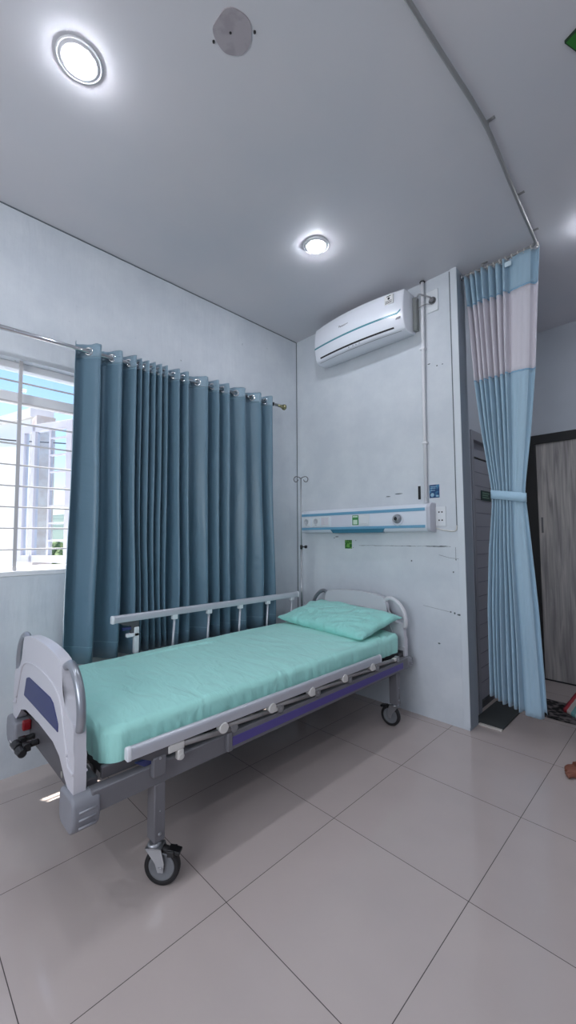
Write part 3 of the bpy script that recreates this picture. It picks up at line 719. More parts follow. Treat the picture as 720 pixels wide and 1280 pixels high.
for z in (2.893, 2.34):
    b = BM(); grid(b, 240, 2, lambda u, v: divpt(u, z+(v-.5)*.010)+Vector((0, -.0016, 0))); build('band_seam', b, mat('seam_blue', (140, 180, 208), .7), dc, solid=.001)
# tieback: a belt round the gathered cloth
b = BM(); ring = []
for i in range(48):
    a = 2*pi*i/48; ring.append((1.807+.105*cos(a), .098+.026*sin(a)-.0, 1.535-.018*cos(a)))
V = [[b.verts.new((x, y, z+h)) for h in (-.029, .029)] for x, y, z in ring]
for i in range(48):
    p, q = V[i], V[(i+1) % 48]; b.faces.new((p[0], q[0], q[1], p[1])).smooth = True
build('tieback', b, mat('tieback_pale_blue', (170, 203, 224), .65), dc, solid=.004, smooth=True)
b = BM(); box(b, 1.868-.02, 1.868+.02, .066, .068, 3.045, 3.078); build('care_label', b, mat('label_pale', (200, 220, 230), .6), dc)
for i in range(13):
    x = 1.585+.45*i/12; b = BM()
    tube(b, smoothpath([(x, .097, 3.128), (x+.006, .097, 3.117), (x, .094, 3.104), (x-.003, .08+.01*(i % 2), 3.10)]), .0025, 6); lathe(b, (x, .097, 3.125), (1, 0, 0), [(-.003, .013), (.003, .013)], 14)
    build('curtain_hook', b, M_WHITE2, dc)

# ------------------------------------------------------------------ hospital bed
X0, X1 = .28, 1.195            # outer faces of the long beams
YH, YFt = -.10, -2.30
bed = empty('hospital_bed', (.735, -1.2, 0), 'grey steel hospital bed on casters with off white end boards and purple rail stripe', 'hospital bed')
def beam(x0, x1): b = BM(); box(b, x0, x1, -2.25, -.15, .358, .432); return build('side_beam', b, M_GREY, bed, bevel=.004)
beam(1.155, 1.20); beam(.275, .32)
for y0, y1 in ((-2.255, -2.215), (-.185, -.145)):
    b = BM(); box(b, .32, 1.155, y0, y1, .345, .452); build('end_beam', b, M_DGREY, bed, bevel=.004)
b = BM(); box(b, .325, 1.150, -2.20, -.19, .446, .478)
for k in range(5): box(b, .325, 1.150, -2.0+.42*k, -1.97+.42*k, .41, .446)
build('mattress_platform', b, mat('platform_black', (30, 29, 32), .6), bed, bevel=.003)
b = BM(); box(b, 1.145, 1.165, -2.205, -1.98, .440, .480); build('platform_edge', b, M_DGREY, bed, bevel=.003)
for k in range(9):
    pass
def bumper(x0, x1, y0, y1, side, foot):
    b = BM(); z0, z1 = (.308, .428) if foot else (.345, .425)
    pr = [(x0, z1-.02), (x0+.012, z1), (x1-.02, z1+.004), (x1, z1-.014), (x1+.004, (z0+z1)/2), (x1-.006, z0+.02), (x1-.03, z0), (x0+.02, z0), (x0, z0+.02)]
    if side < 0: pr = [(x0+x1-a, c) for a, c in pr]
    prism(b, pr, lambda a, c, t: Vector((a, t, c)), y0, y1)
    o = build('corner_bumper', b, M_BUMPER, bed, bevel=.012, segs=4)
    b = BM(); xs = x1+.003 if side > 0 else x0-.003
    for k in range(3):
        z = (z0+.030)+.024*k; tube(b, [(xs, y0+.020, z), (xs, y1-.016, z)], .0034, 8)
    build('bumper_rib', b, mat('bumper_light_grey', (150, 151, 158), .45), o)
    return o
bumper(1.065, 1.206, -2.312, -2.222, 1, True); bumper(.258, .42, -2.318, -2.222, -1, True)
bumper(1.12, 1.203, -.15, -.085, 1, False); bumper(.267, .35, -.15, -.085, -1, False)

# end boards
cx = .735
def board_outline():
    # right half from bottom outwards, (u, z), u measured from the centre line
    R = [(.385, .425), (.438, .43), (.438, .55), (.430, .57), (.428, .632), (.418, .650), (.400, .655), (.368, .662), (.330, .685), (.302, .725), (.290, .775), (.280, .808), (.262, .828), (.22, .838), (.16, .846), (.08, .8515), (0, .853)]
    L = [(-u, z) for u, z in R[:-1]][::-1]
    mid = [(-.385, .425), (-.34, .452), (-.28, .50), (-.2, .522), (0, .528), (.2, .522), (.28, .50), (.34, .452)]
    return R+L+mid[1:]
def end_board(nm, yo, s):
    """yo: outer face, s: direction from the outer to the mattress side"""
    b = BM(); prism(b, board_outline(), lambda a, c, t: Vector((cx+a, yo+s*t, c)), 0, .040)
    bmesh.ops.triangulate(b, faces=[f for f in b.faces if len(f.verts) > 4])
    o = build(nm, b, M_BOARD, bed, bevel=.008, segs=3)
    for sd in (-1, 1):
        b = BM(); pts = smoothpath([(cx+sd*.275, yo+s*.020, .808), (cx+sd*.318, yo+s*.020, .824), (cx+sd*.366, yo+s*.020, .806), (cx+sd*.412, yo+s*.020, .760), (cx+sd*.434, yo+s*.020, .705), (cx+sd*.436, yo+s*.020, .655), (cx+sd*.428, yo+s*.020, .63)], 5)
        tube(b, pts, .0155, 14); build('grab_handle', b, M_HANDLE if nm == 'footboard' or sd < 0 else mat('handle_white', (212, 212, 216), .35), o)
    # arched relief line
    for face in (0, 1):
        yy = yo-.001*s if face == 0 else yo+s*.041
        b = BM(); pts = smoothpath([(cx-.372, yy, .53), (cx-.335, yy, .60), (cx-.30, yy, .67), (cx-.24, yy, .715), (cx-.12, yy, .738), (cx, yy, .743), (cx+.12, yy, .738), (cx+.24, yy, .715), (cx+.30, yy, .67), (cx+.335, yy, .60), (cx+.372, yy, .53)], 4)
        tube(b, pts, .0045, 8); build('relief_line', b, M_BOARD, o)
        for sd in (-1, 1):
            b = BM(); tube(b, smoothpath([(cx+sd*.372, yy, .53), (cx+sd*.385, yy, .50), (cx+sd*.437, yy, .495)], 4), .004, 8); build('relief_step', b, M_BOARD, o)
    return o
fb = end_board('footboard', YFt, 1)
b = BM(); prism(b, [(-.235, .575), (-.20, .66), (-.16, .672), (.16, .672), (.20, .66), (.262, .605), (.262, .575)], lambda a, c, t: Vector((cx+a, t, c)), YFt-.003, YFt+.006)
build('navy_panel', b, M_NAVY, fb, bevel=.003)
hb = end_board('headboard', YH, -1)
for x in (.33, 1.14):
    for y in (-2.265, -.135):
        b = BM(); box(b, x-.02, x+.02, y-.013, y+.013, .40, .47); build('board_post', b, M_DGREY, bed, bevel=.002)
# legs and casters
def caster(x, y, ang, nm='caster'):
    """x,y: swivel axis; the wheel trails along direction ang; axle perpendicular to it"""
    dx, dy = cos(ang), sin(ang); off = .032; wx, wy = x+dx*off, y+dy*off
    ax = Vector((-dy, dx, 0)); c = empty(nm, (x, y, 0), None, None); c.parent = bed; c.location = Vector((x, y, 0))-wat(bed)
    C = Vector((wx, wy, .0670))
    b = BM(); lathe(b, C-ax*.014, ax, [(.002, .050), (0, .053), (0, .062), (.004, .0660), (.014, .0670), (.024, .0660), (.028, .062), (.028, .053), (.026, .050), (.002, .050)], 44, cap=False); w = build('wheel_tread', b, M_RUBBER, c, origin=C)
    b = BM(); lathe(b, C-ax*.012, ax, [(0, .012), (.001, .040), (-.001, .043), (-.001, .048), (.003, .0505), (.021, .0505), (.025, .048), (.025, .043), (.023, .040), (.024, .012)], 40); lathe(b, C-ax*.018, ax, [(0, .011), (.036, .011)], 18)
    build('wheel_hub', b, mat('wheel_hub_grey', (118, 120, 124), .45), c, origin=C)
    b = BM()
    for s in (-1, 1):
        o_ = ax*(s*.021); o2 = ax*(s*.024)
        P = [Vector((x, y, .135))-Vector((dx, dy, 0))*.026, Vector((x, y, .135))+Vector((dx, dy, 0))*.034, C+Vector((dx, dy, 0))*.014+Vector((0, 0, .018)), C+Vector((dx, dy, 0))*.010+Vector((0, 0, -.012)), C-Vector((dx, dy, 0))*.010+Vector((0, 0, -.012)), C-Vector((dx, dy, 0))*.02+Vector((0, 0, .018))]
        A = [b.verts.new(p+o_) for p in P]; B = [b.verts.new(p+o2) for p in P]
        for i in range(6): b.faces.new((A[i], A[(i+1) % 6], B[(i+1) % 6], B[i]))
        b.faces.new(A); b.faces.new(B[::-1])
    TT = Matrix.Translation((x, y, 0)) @ Matrix.Rotation(ang, 4, 'Z')
    box(b, -.026, .034, -.024, .024, .133, .137, TT); lathe(b, (x, y, .137), (0, 0, 1), [(0, .024), (.004, .026), (.008, .024), (.013, .018)], 24); lathe(b, C-ax*.028, ax, [(0, .008), (.056, .008)], 12)
    build('fork', b, M_STEEL, c)
    b = BM(); box(b, .028, .075, -.017, .017, .128, .142, TT @ Matrix.Rotation(radians(12), 4, 'Y')); box(b, .055, .082, -.022, .022, .108, .128, TT)
    build('brake_pedal', b, M_BLACK, c, bevel=.003)
    return c
def leg(x, y):
    b = BM(); box(b, x-.030, x+.030, y-.022, y+.022, .150, .359); o = build('leg', b, M_GREY, bed, bevel=.004)
    b = BM(); lathe(b, (x+.030, y, .178), (1, 0, 0), [(0, .007), (.003, .006), (.003, 0)], 12); lathe(b, (x+.030, y, .26), (1, 0, 0), [(0, .003), (.0008, .003), (.0008, 0)], 10); build('leg_bolt', b, M_STEEL, o)
    return o
LX0, LX1 = .31, 1.172
leg(LX1, -2.005); leg(LX0, -2.0); leg(LX1, -.285); leg(LX0, -.285)
caster(LX1+.010, -2.015, radians(40)); caster(LX0, -2.0, radians(35)); caster(LX1, -.285, radians(186)); caster(LX0, -.285, radians(200))

# near side rail, folded down
def lower_track(parent, xo, y0, y1, s):
    b = BM(); x0, x1 = sorted((xo, xo+s*.016)); box(b, x0, x1, y0, y1, .370, .442); o = build('lower_track', b, M_GREY, parent, bevel=.003)
    b = BM(); x0, x1 = sorted((xo+s*.010, xo+s*.019)); box(b, x0, x1, y0+.012, y1-.012, .384, .422); build('purple_strip', b, M_PURPLE, o, bevel=.002)
    b = BM(); x0, x1 = sorted((xo-s*.001, xo+s*.022)); box(b, x0, x1, y0-.014, y0+.012, .368, .446); build('track_end_cap', b, M_GREY, o, bevel=.004)
    return o
def rail_profile(b, x, y0, y1, ztop, h=.045, w=.026):
    pr = [(-w/2, -h), (-w/2, -.010), (-w/2+.004, -.003), (0, 0), (w/2-.004, -.003), (w/2, -.010), (w/2, -h)]
    prism(b, pr, lambda a, c, t: Vector((x+a, t, ztop+c)), y0, y1)
nr = empty('side_rail', (1.21, -1.3, .39), None, None); nr.parent = bed; nr.location = Vector((1.21, -1.3, .39))-wat(bed); nr['label'] = 'lowered side rail on the near side'
XRl = 1.21
b = BM()
pr = [(-.014, -.045), (-.0145, -.014), (-.011, -.005), (-.005, -.001), (0, 0), (.005, -.001), (.011, -.005), (.0145, -.014), (.014, -.045)]
prism(b, pr, lambda a, c, t: Vector((XRl+a, t, c+.540+(t+2.13)*(-.009/1.6))), -2.13, -.53); build('top_rail', b, M_ALU, nr, bevel=.002)
b = BM(); prism(b, [(p*1.08, q*1.06+.001) for p, q in pr], lambda a, c, t: Vector((XRl+a, t, c+.540)), -2.142, -2.126); build('rail_end_cap', b, M_WHITE, nr, bevel=.003)
b = BM(); prism(b, [(p*1.08, q*1.06+.001) for p, q in pr], lambda a, c, t: Vector((XRl+a, t, c+.531)), -.533, -.518); build('rail_end_cap', b, M_WHITE, nr, bevel=.003)
lower_track(nr, 1.20, -1.695, -.235, 1)
KN = [-1.728, -1.451, -1.173, -.895, -.618]; BR = [-1.397, -1.126, -.847, -.561, -.315]
for k, (y, yb) in enumerate(zip(KN, BR)):
    b = BM(); box(b, XRl-.013, XRl+.014, y-.020, y+.016, .476, .497); tube(b, [(XRl-.012, y-.003, .478), (XRl+.018, y-.003, .478)], .023, 18); build('rail_knuckle', b, M_WHITE2, nr, bevel=.003)
    b = BM(); tube(b, [(XRl, y+.005, .478), (XRl, yb-.02, .458)], .0105, 12); build('rail_post', b, M_STRUT, nr)
    b = BM(); tube(b, [(XRl-.012, yb, .459), (XRl+.012, yb, .459)], .020, 20); box(b, XRl-.010, XRl+.006, yb-.016, yb+.016, .432, .459); o = build('pivot_bracket', b, mat('pivot_grey', (140, 140, 142), .4, metal=.3), nr, bevel=.002)
    b = BM(); tube(b, [(XRl+.010, yb, .461), (XRl+.014, yb, .461)], .006, 12); build('rivet', b, M_STEEL, o)
    b = BM(); box(b, XRl-.012, XRl+.012, yb-.046, yb-.020, .452, .472); build('post_foot', b, M_WHITE2, nr, bevel=.004)
b = BM(); tube(b, [(XRl, -1.915, .478), (XRl, -1.69, .455)], .0115, 12); build('rail_post', b, M_STRUT, nr)
b = BM(); tube(b, [(XRl-.012, -1.672, .457), (XRl+.010, -1.672, .457)], .018, 18); build('pivot_bracket', b, MAT['pivot_grey'], nr)
b = BM(); box(b, XRl-.014, XRl+.013, -1.985, -1.915, .462, .492); box(b, XRl-.010, XRl+.014, -1.945, -1.918, .425, .464); tube(b, [(XRl-.012, -1.93, .436), (XRl+.016, -1.93, .436)], .014, 12); build('latch_hook', b, M_WHITE2, nr, bevel=.005)
b = BM(); prism(b, [(-2.115, .497), (-1.975, .497), (-1.975, .462), (-2.04, .458)], lambda a, c, t: Vector((t, a, c)), XRl-.012, XRl+.010); o = build('latch_plate', b, M_DGREY, nr, bevel=.003)
b = BM(); prism(b, [(-2.105, .470), (-2.02, .470), (-2.02, .445), (-2.07, .445)], lambda a, c, t: Vector((t, a, c)), XRl-.016, XRl-.004); build('latch_button', b, M_NAVY, o, bevel=.002)
b = BM(); box(b, XRl-.010, XRl+.016, -2.045, -1.995, .40, .47); o = build('latch_post', b, M_GREY, nr, bevel=.003)
b = BM(); tube(b, [(XRl+.016, -2.02, .465), (XRl+.019, -2.02, .465)], .005, 10); build('rivet', b, M_STEEL, o)

# far side rail, raised
fr = empty('side_rail', (.265, -1.1, .45), None, None); fr.parent = bed; fr.location = Vector((.265, -1.1, .45))-wat(bed); fr['label'] = 'raised side rail on the window side'
XF = .262
b = BM(); prism(b, [(p, q*.95) for p, q in pr], lambda a, c, t: Vector((XF+a, t, c+.826-(t+1.81)*.006)), -1.815, -.285); build('top_rail', b, M_ALU, fr, bevel=.002)
b = BM(); prism(b, [(p*1.08, q*1.03+.001) for p, q in pr], lambda a, c, t: Vector((XF+a, t, c+.826)), -1.828, -1.812); build('rail_end_cap', b, M_WHITE, fr, bevel=.003)
b = BM(); prism(b, [(p*1.08, q*1.03+.001) for p, q in pr], lambda a, c, t: Vector((XF+a, t, c+.817)), -.288, -.272); build('rail_end_cap', b, M_WHITE, fr, bevel=.003)
lower_track(fr, .275, -1.80, -.33, -1)
for y in (-1.425, -1.162, -.89, -.617, -.35):
    b = BM(); box(b, XF-.014, XF+.014, y-.018, y+.018, .752, .786); build('rail_knuckle', b, M_WHITE, fr, bevel=.004)
    b = BM(); tube(b, [(XF, y, .760), (XF, y-.02, .445)], .0075, 12); build('rail_post', b, M_ALU, fr)
b = BM(); prism(b, [(-1.79, .785), (-1.665, .785), (-1.665, .70), (-1.715, .70), (-1.715, .755), (-1.76, .765)], lambda a, c, t: Vector((t, a, c)), XF-.010, XF+.010); o = build('latch_plate', b, M_DGREY, fr, bevel=.003)
b = BM(); box(b, XF-.006, XF+.016, -1.765, -1.715, .735, .75); build('latch_button', b, M_NAVY, o, bevel=.002)
b = BM(); box(b, XF-.012, XF+.014, -1.695, -1.665, .59, .745); box(b, XF-.012, XF+.014, -1.74, -1.665, .690, .712); build('latch_hook', b, M_WHITE, fr, bevel=.004)
b = BM(); tube(b, [(XF, -1.68, .60), (XF, -1.69, .445)], .0085, 12); build('rail_post', b, M_ALU, fr)

# cranks, lever and stickers at the foot end
for k, x in enumerate((.500, .575)):
    b = BM(); tube(b, [(x, -2.256, .385), (x, -2.292, .383)], .013, 14); box(b, x-.012, x+.018, -2.318, -2.288, .362, .396); tube(b, [(x-.014, -2.326, .368), (x+.045, -2.326, .372)], [.019, .017], 14)
    build('crank_handle', b, M_BLACK, bed, bevel=.004)
b = BM(); box(b, .424, .450, -2.290, -2.256, .395, .440); build('release_lever', b, M_RED, bed, bevel=.006)
b = BM(); box(b, .345, .41, -2.3195, -2.3185, .305, .335); st = build('bumper_sticker', b, mat('sticker_white', (214, 214, 214), .5), bed)
b = BM()
for i, (x, w) in enumerate(((.353, .010), (.367, .006), (.378, .012), (.394, .008))): box(b, x, x+w, -2.3202, -2.3195, .312, .329)
build('sticker_print', b, M_DARKDOT, st)
b = BM(); lathe(b, (.90, -2.2555, .372), (0, -1, 0), [(0, .012), (.001, .012), (.001, 0)], 16); build('badge', b, mat('badge_pale', (160, 158, 150), .4), bed)

# mattress with fitted sheet
MX0, MX1, MY0, MY1, MZ0, MZ1 = .300, 1.172, -2.205, -.185, .480, .602
def mattress():
    b = BM(); nu, nv = 150, 260; r = .030
    hx, hy = (MX1-MX0)/2, (MY1-MY0)/2; ccx, ccy = (MX0+MX1)/2, (MY0+MY1)/2
    sk = MZ1-MZ0   # side height
    Lx, Ly = hx+sk, hy+sk
    def prof1(s, h):   # arc-length style mapping: s in [-L,L] -> (offset, drop)
        a = abs(s); sg = 1 if s >= 0 else -1; flat = h-r
        if a <= flat: return sg*a, 0
        t = a-flat; arc = r*pi/2
        if t <= arc:
            th = t/r; return sg*(flat+r*sin(th)), r*(1-cos(th))
        return sg*h, r+(t-arc)
    V = [[None]*nv for _ in range(nu)]
    for i in range(nu):
        for j in range(nv):
            sx = -Lx+2*Lx*i/(nu-1); sy_ = -Ly+2*Ly*j/(nv-1)
            ox, dx_ = prof1(sx, hx); oy, dy_ = prof1(sy_, hy)
            # rounded corners in plan
            x, y, drop = ox, oy, max(dx_, dy_)
            cr = .07; ex, ey = abs(ox)-(hx-cr), abs(oy)-(hy-cr)
            if ex > 0 and ey > 0:
                l = sqrt(ex*ex+ey*ey)
                m_ = max(ex, ey)
                if l > 0: x = (hx-cr+ex*m_/l)*(1 if ox > 0 else -1); y = (hy-cr+ey*m_/l)*(1 if oy > 0 else -1)
            p = Vector((ccx+x, ccy+y, MZ1-min(drop, sk)))
            # wrinkles
            wx, wy = p.x, p.y; q = 0
            topness = 1 if drop < .01 else 0
            q += .0035*noise.noise(Vector((wx*5, wy*2.2, 1)))
            q += .0026*(1-abs(noise.noise(Vector((wx*3+wy*2.0, wy*6-wx*4, 7))))*2)
            # radial creases pulled towards the near head corner
            dd = sqrt((wx-1.2)**2+(wy+.45)**2); an = atan2(wy+.45, wx-1.2)
            q += .0070*exp(-dd/.34)*sin(an*15+3*dd)
            # long crease on the far side
            q += .010*exp(-((wx-(.42+.06*(wy+1.5)))/.012)**2)*exp(-((wy+1.45)/.35)**2)
            edge_d = min(hx-abs(x), hy-abs(y))
            # gathers along the elastic edge
            gat = sin(wy*95+3*sin(wy*13)) if abs(abs(x)-hx) < .03 else sin(wx*95+3*sin(wx*17))
            side = min(1, drop/.05)
            n_ = Vector((x/hx if abs(x) > hx-.02 else 0, y/hy if abs(y) > hy-.02 else 0, 0))
            if side > 0 and n_.length > 0:
                n_.normalize(); p += n_*(.0022*gat*side*min(1, drop/.11)+.004*sin(pi*min(1, drop/sk)))
            p.z += q*(1-side)
            # slight crown
            p.z += .010*(1-(x/hx)**2)*(1-abs(y/hy)**6)
            V[i][j] = b.verts.new(p)
    for i in range(nu-1):
        for j in range(nv-1):
            # the four skirt corners collapse onto one another; skip the degenerate quads
            vs = (V[i][j], V[i+1][j], V[i+1][j+1], V[i][j+1])
            if len({tuple(round(c, 6) for c in v.co) for v in vs}) < 3: continue
            b.faces.new(vs).smooth = True
    # underside
    x0, x1, y0, y1 = MX0+.03, MX1-.03, MY0+.03, MY1-.03
    b.faces.new([b.verts.new(c) for c in ((x0, y0, MZ0+.001), (x1, y0, MZ0+.001), (x1, y1, MZ0+.001), (x0, y1, MZ0+.001))])
    bmesh.ops.remove_doubles(b, verts=b.verts, dist=.00002)
    return build('mattress', b, M_SHEET, smooth=True)
tag(mattress(), 'thin mattress wrapped in a mint green fitted sheet lying on the bed', 'mattress')

# pillow
def pillow():
    b = BM(); nu, nv = 90, 60; W_, D_ = .83, .46; Tt = .125
    def f(side):
        def g(u, v):
            a, c = 2*u-1, 2*v-1
            e = (1-abs(a)**3.2)*(1-abs(c)**2.8)
            th = Tt/2*max(0, e)**.55
            ka = 1-.055*(1-abs(c)**2)*abs(a)**3; kc = 1-.07*(1-abs(a)**2)*abs(c)**3
            x = a*W_/2*ka; y = c*D_/2*kc
            wr = .009*noise.noise(Vector((x*7+y*11, y*6-x*4, side)))+.006*(1-2*abs(noise.noise(Vector((x*7-y*10, y*9, 5)))))
            fl = max(0, abs(a)-.86)/.14
            wr += .010*fl*sin(c*9+a*3)
            z = side*th+(wr if side > 0 else wr*.3)*(1 if e > 0 else .4)+(.006*fl*sin(c*9+a*3) if e <= .02 else 0)
            return Vector((x, y, z))
        return g
    V = {}
    for s in (1, -1):
        g = f(s)
        for i in range(nu):
            for j in range(nv):
                rim = i in (0, nu-1) or j in (0, nv-1)
                if s < 0 and rim: V[(s, i, j)] = V[(1, i, j)]; continue
                V[(s, i, j)] = b.verts.new(g(i/(nu-1), j/(nv-1)))
    for s in (1, -1):
        for i in range(nu-1):
            for j in range(nv-1):
                vs = [V[(s, i, j)], V[(s, i+1, j)], V[(s, i+1, j+1)], V[(s, i, j+1)]]
                b.faces.new(vs if s > 0 else vs[::-1]).smooth = True
    T = Matrix.Translation((.745, -.365, .676)) @ Euler((radians(11), radians(1.5), radians(-3))).to_matrix().to_4x4()
    for v in b.verts: v.co = T @ v.co
    return build('pillow', b, M_PILLOW, smooth=True)
tag(pillow(), 'mint green pillow lying against the headboard', 'pillow')

# infusion pole standing in the far head corner of the bed
iv = empty('infusion_pole', (.245, -.21, .45), 'thin steel infusion pole with curled hooks at the far head corner of the bed', 'infusion pole')
b = BM(); tube(b, [(.245, -.21, .40), (.245, -.21, 1.18)], .0085, 12); build('lower_tube', b, M_STEEL, iv)
b = BM(); tube(b, [(.245, -.21, 1.17), (.245, -.21, 1.79)], .0055, 12); build('upper_tube', b, M_STEEL, iv)
for s in (-1, 1):
    d = Vector((.72, .69, 0))*s; c0 = Vector((.245, -.21, 1.785))
    pts = [c0, c0+d*.02+Vector((0, 0, .012)), c0+d*.045+Vector((0, 0, .016)), c0+d*.062+Vector((0, 0, -.004)), c0+d*.052+Vector((0, 0, -.028)), c0+d*.032+Vector((0, 0, -.026)), c0+d*.024+Vector((0, 0, -.010))]
    b = BM(); tube(b, smoothpath(pts, 5), .0034, 8); build('hook', b, M_DGREY, iv)
b = BM(); tube(b, [(.245, -.21, 1.17), (.245, -.21, 1.205)], .012, 14); tube(b, [(.245, -.21, 1.19), (.275, -.195, 1.19)], .006, 10); tube(b, [(.272, -.196, 1.19), (.29, -.188, 1.19)], .013, 12); build('clamp_knob', b, M_BLACK, iv)

# ------------------------------------------------------------------ mats, cloth
M_MAT = mat('mat_dark_grey_green', (62, 66, 66), .8, bump=(200, .5, .003))
dm = BM(); box(dm, 1.515, 1.705, .155, .62, .001, .014); tag(build('doormat', dm, M_MAT, bevel=.004), 'plain dark grey mat on the floor at the recess door', 'doormat')
b = BM(); box(b, 1.56, 1.705, .128, .152, .0, .010); build('lit_floor_strip', b, mat('lit_floor_pale', (206, 200, 192), .4), kind='structure', bevel=.002)  # raised pale strip, the lit look of the floor tile put into its colour
def rug_mat():
    m = mat('rug_black_pattern', (30, 28, 29), .95)
    nt = m.node_tree; bb = nt.nodes['Principled BSDF']; N = nt.nodes.new; L = nt.links.new
    tc = N('ShaderNodeTexCoord'); v = N('ShaderNodeTexVoronoi'); v.inputs['Scale'].default_value = 22; L(tc.outputs['Object'], v.inputs['Vector'])
    n = N('ShaderNodeTexNoise'); n.inputs['Scale'].default_value = 30; n.inputs['Detail'].default_value = 4; L(tc.outputs['Object'], n.inputs['Vector'])
    ad_ = N('ShaderNodeMath'); ad_.operation = 'MULTIPLY'; L(v.outputs['Distance'], ad_.inputs[0]); L(n.outputs[0], ad_.inputs[1])
    cr = N('ShaderNodeValToRGB'); cr.color_ramp.elements[0].position = .18; cr.color_ramp.elements[0].color = lin((20, 19, 20)); cr.color_ramp.elements[1].position = .34; cr.color_ramp.elements[1].color = lin((112, 104, 104))
    L(ad_.outputs[0], cr.inputs[0]); L(cr.outputs[0], bb.inputs['Base Color'])
    return m
b = BM(); box(b, 1.735, 2.55, .575, .935, .001, .010); tag(build('patterned_rug', b, rug_mat(), bevel=.003), 'black floor rug with a mottled grey pattern behind the pale curtain', 'rug')
def stripe_mat():
    m = mat('striped_cloth', (200, 190, 190), .85)
    nt = m.node_tree; bb = nt.nodes['Principled BSDF']; N = nt.nodes.new; L = nt.links.new
    tc = N('ShaderNodeTexCoord'); s = N('ShaderNodeSeparateXYZ'); L(tc.outputs['Object'], s.inputs[0])
    mr = N('ShaderNodeMapRange'); mr.inputs[1].default_value = -.20; mr.inputs[2].default_value = .20; L(s.outputs[0], mr.inputs[0])
    cr = N('ShaderNodeValToRGB'); cr.color_ramp.interpolation = 'CONSTANT'; els = cr.color_ramp.elements
    cols = [(0, (206, 198, 196)), (.05, (150, 40, 62)), (.14, (190, 60, 70)), (.19, (206, 196, 190)), (.26, (120, 176, 176)), (.33, (204, 196, 190)), (.42, (140, 34, 56)), (.52, (206, 198, 190)), (.6, (110, 160, 168)), (.7, (200, 190, 186)), (.8, (150, 40, 62)), (.92, (206, 198, 196))]
    els[0].position = 0; els[0].color = lin(cols[0][1]); els[1].position = cols[1][0]; els[1].color = lin(cols[1][1])
    for p, c in cols[2:]: e = els.new(p); e.color = lin(c)
    L(mr.outputs[0], cr.inputs[0]); L(cr.outputs[0], bb.inputs['Base Color'])
    return m
b = BM(); TQ = Matrix.Translation((1.925, .735, 0))
def clo(u, v):
    # left edge runs away from the camera, front edge runs towards the right and the camera
    p = Vector((1.925, .735, .024))+Vector((-.0, .42, 0))*v+Vector((.30, -.22, 0))*u
    p.z += .006*noise.noise(Vector((u*4, v*4, 0))); return p
grid(b, 24, 24, clo); sc_ = build('striped_cloth', b, stripe_mat(), smooth=True, solid=.02)
tag(sc_, 'red and white striped cloth folded on the black rug at the right edge', 'cloth')

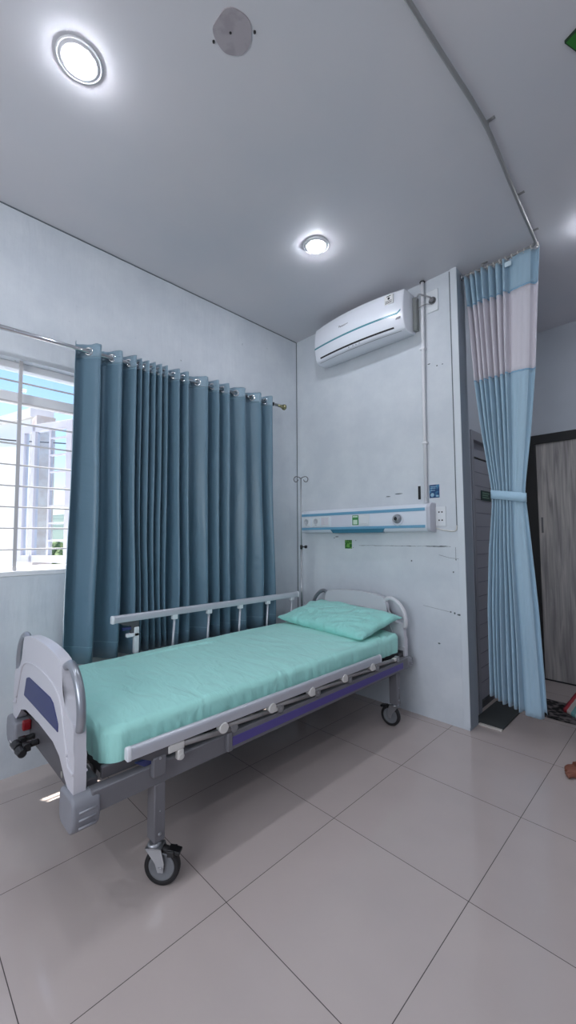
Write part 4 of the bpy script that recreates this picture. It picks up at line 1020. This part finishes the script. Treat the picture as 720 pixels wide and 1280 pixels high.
# ------------------------------------------------------------------ person standing just outside the right edge, toes in view
def person():
    root = Vector((2.400, .050, 0)); fd = Vector((-.68, -.73, 0)).normalized(); rt = Vector((fd.y, -fd.x, 0)); up = Vector((0, 0, 1))
    def P(r, f, z): return root+rt*r+fd*f+up*z
    t = empty('person', root, 'barefoot person in a dark red dress, only the toes reach in at the right edge', 'person')
    b = BM()
    def ell(c, sx, sy, sz, e=None):
        m4 = Matrix.Translation(c) @ Matrix((( rt.x, fd.x, 0, 0), (rt.y, fd.y, 0, 0), (0, 0, 1, 0), (0, 0, 0, 1))) @ (e.to_matrix().to_4x4() if e else Matrix()) @ Matrix.Diagonal((sx, sy, sz, 1))
        bmesh.ops.create_uvsphere(b, u_segments=24, v_segments=16, radius=1, matrix=m4)
    def limb(pts, rs): tube(b, smoothpath(pts, 4), [rs[min(i//4, len(rs)-2)]+(rs[min(i//4+1, len(rs)-1)]-rs[min(i//4, len(rs)-2)])*((i % 4)/4 if i//4 < len(rs)-1 else 0) for i in range(4*(len(pts)-1)+1)], 16)
    ell(P(0, 0, .92), .155, .11, .13); ell(P(0, 0, 1.08), .125, .09, .14); ell(P(0, 0, 1.26), .155, .10, .15)
    limb([P(0, 0, 1.34), P(0, .01, 1.42), P(0, .02, 1.47)], [.07, .05, .052])
    ell(P(0, .025, 1.555), .073, .092, .112); ell(P(0, .115, 1.545), .012, .016, .022); ell(P(0, .10, 1.49), .03, .02, .02)
    for s in (-1, 1): ell(P(s*.074, .02, 1.55), .01, .02, .03)
    for s in (-1, 1):
        ff = .215 if s > 0 else -.04
        limb([P(s*.15, 0, 1.36), P(s*.185, -.01, 1.22), P(s*.20, 0, 1.07), P(s*.20, .05, .93), P(s*.195, .08, .84)], [.052, .045, .038, .030, .024])
        ell(P(s*.195, .09, .80), .022, .036, .05)
        for k in range(4): limb([P(s*.195, .07+.016*k, .77), P(s*.192, .072+.016*k, .735), P(s*.183, .074+.016*k, .705-.004*abs(k-1.5))], [.0085, .008, .007])
        limb([P(s*.185, .065, .80), P(s*.172, .115-.01, .775), P(s*.170, .115, .75)], [.011, .010, .008])
        limb([P(s*.085, 0, .90), P(s*.080, ff*.2, .68), P(s*.080, ff*.35, .48), P(s*.085, ff*.58, .25), P(s*.085, ff-.07, .085)], [.088, .072, .055, .045, .033])
        # foot: heel, instep, ball and five toes
        ell(P(s*.085, ff-.085, .034), .030, .036, .034); limb([P(s*.085, ff-.07, .065), P(s*.085, ff, .048), P(s*.085, ff+.06, .030)], [.036, .034, .030])
        ell(P(s*.085, ff+.075, .022), .046, .045, .020)
        for k, (tr_, ln, rr) in enumerate(((-.037, .046, .0125), (-.014, .047, .0090), (.007, .041, .0085), (.026, .034, .0080), (.043, .026, .0076))):
            r_ = s*.085+s*tr_
            limb([P(r_, ff+.095-.010*k*.8, .016), P(r_, ff+.095-.010*k*.8+ln*.6, .019), P(r_, ff+.095-.010*k*.8+ln, .011)], [rr, rr, rr*.9])
    o = build('body', b, mat('skin_brown', (128, 80, 64), .55, mottle=(30, (136, 84, 64), .4, .6)), t, smooth=True)
    rm = o.modifiers.new('remesh', 'REMESH'); rm.mode = 'VOXEL'; rm.voxel_size = .0035; rm.use_smooth_shade = True
    sm = o.modifiers.new('smooth', 'SMOOTH'); sm.iterations = 2; sm.factor = .5
    # dress
    b = BM(); rings = [(1.40, .085, .075), (1.36, .165, .10), (1.26, .178, .122), (1.08, .150, .112), (.92, .19, .135), (.6, .21, .17), (.3, .225, .19), (.12, .24, .205)]
    def dr(u, v):
        k = v*(len(rings)-1); i = min(int(k), len(rings)-2); tt = k-i; z, a, c = [p+(q-p)*tt for p, q in zip(rings[i], rings[i+1])]
        an = 2*pi*u; fo = 1+(.05*sin(an*9) if z < .95 else 0)*(1-z)
        return P(a*cos(an)*fo, c*sin(an)*fo+.02*(z < .9)*(1-z), z)
    V = [[b.verts.new(dr(i/72, j/40)) for j in range(41)] for i in range(72)]
    for i in range(72):
        for j in range(40): b.faces.new((V[i][j], V[(i+1) % 72][j], V[(i+1) % 72][j+1], V[i][j+1])).smooth = True
    build('dress', b, fabric('dark_red_dress', (110, 34, 44), .8), t, smooth=True, solid=.004)
    b = BM()
    for s in (-1, 1): tube(b, [P(s*.145, 0, 1.365), P(s*.185, -.01, 1.24), P(s*.197, -.005, 1.12)], [.062, .058, .055], 18, cap=False)
    build('sleeve', b, MAT['dark_red_dress'], t, smooth=True, solid=.003)
    b = BM(); bmesh.ops.create_uvsphere(b, u_segments=28, v_segments=18, radius=1, matrix=Matrix.Translation(P(0, -.004, 1.585)) @ Matrix.Diagonal((.088, .094, .105, 1)))
    bmesh.ops.delete(b, geom=[v for v in b.verts if (v.co-P(0, 0, 1.56)).dot(fd) > .045 and v.co.z < 1.615], context='VERTS')
    build('hair', b, mat('black_hair', (24, 20, 19), .5, bump=(80, .6, .004)), t, smooth=True, solid=.006)
    for s in (-1, 1):
        b = BM(); bmesh.ops.create_uvsphere(b, u_segments=12, v_segments=8, radius=.011, matrix=Matrix.Translation(P(s*.028, .104, 1.565))); o = build('eye', b, mat('eye_white', (230, 228, 224), .3), t, smooth=True)
        b = BM(); bmesh.ops.create_uvsphere(b, u_segments=10, v_segments=8, radius=.006, matrix=Matrix.Translation(P(s*.028, .111, 1.565))); build('iris', b, M_BLACK, o, smooth=True)
    b = BM(); tube(b, [P(-.022, .113, 1.505), P(0, .12, 1.503), P(.022, .113, 1.505)], .0045, 8); build('lips', b, mat('lip', (140, 70, 66), .5), t)
person()
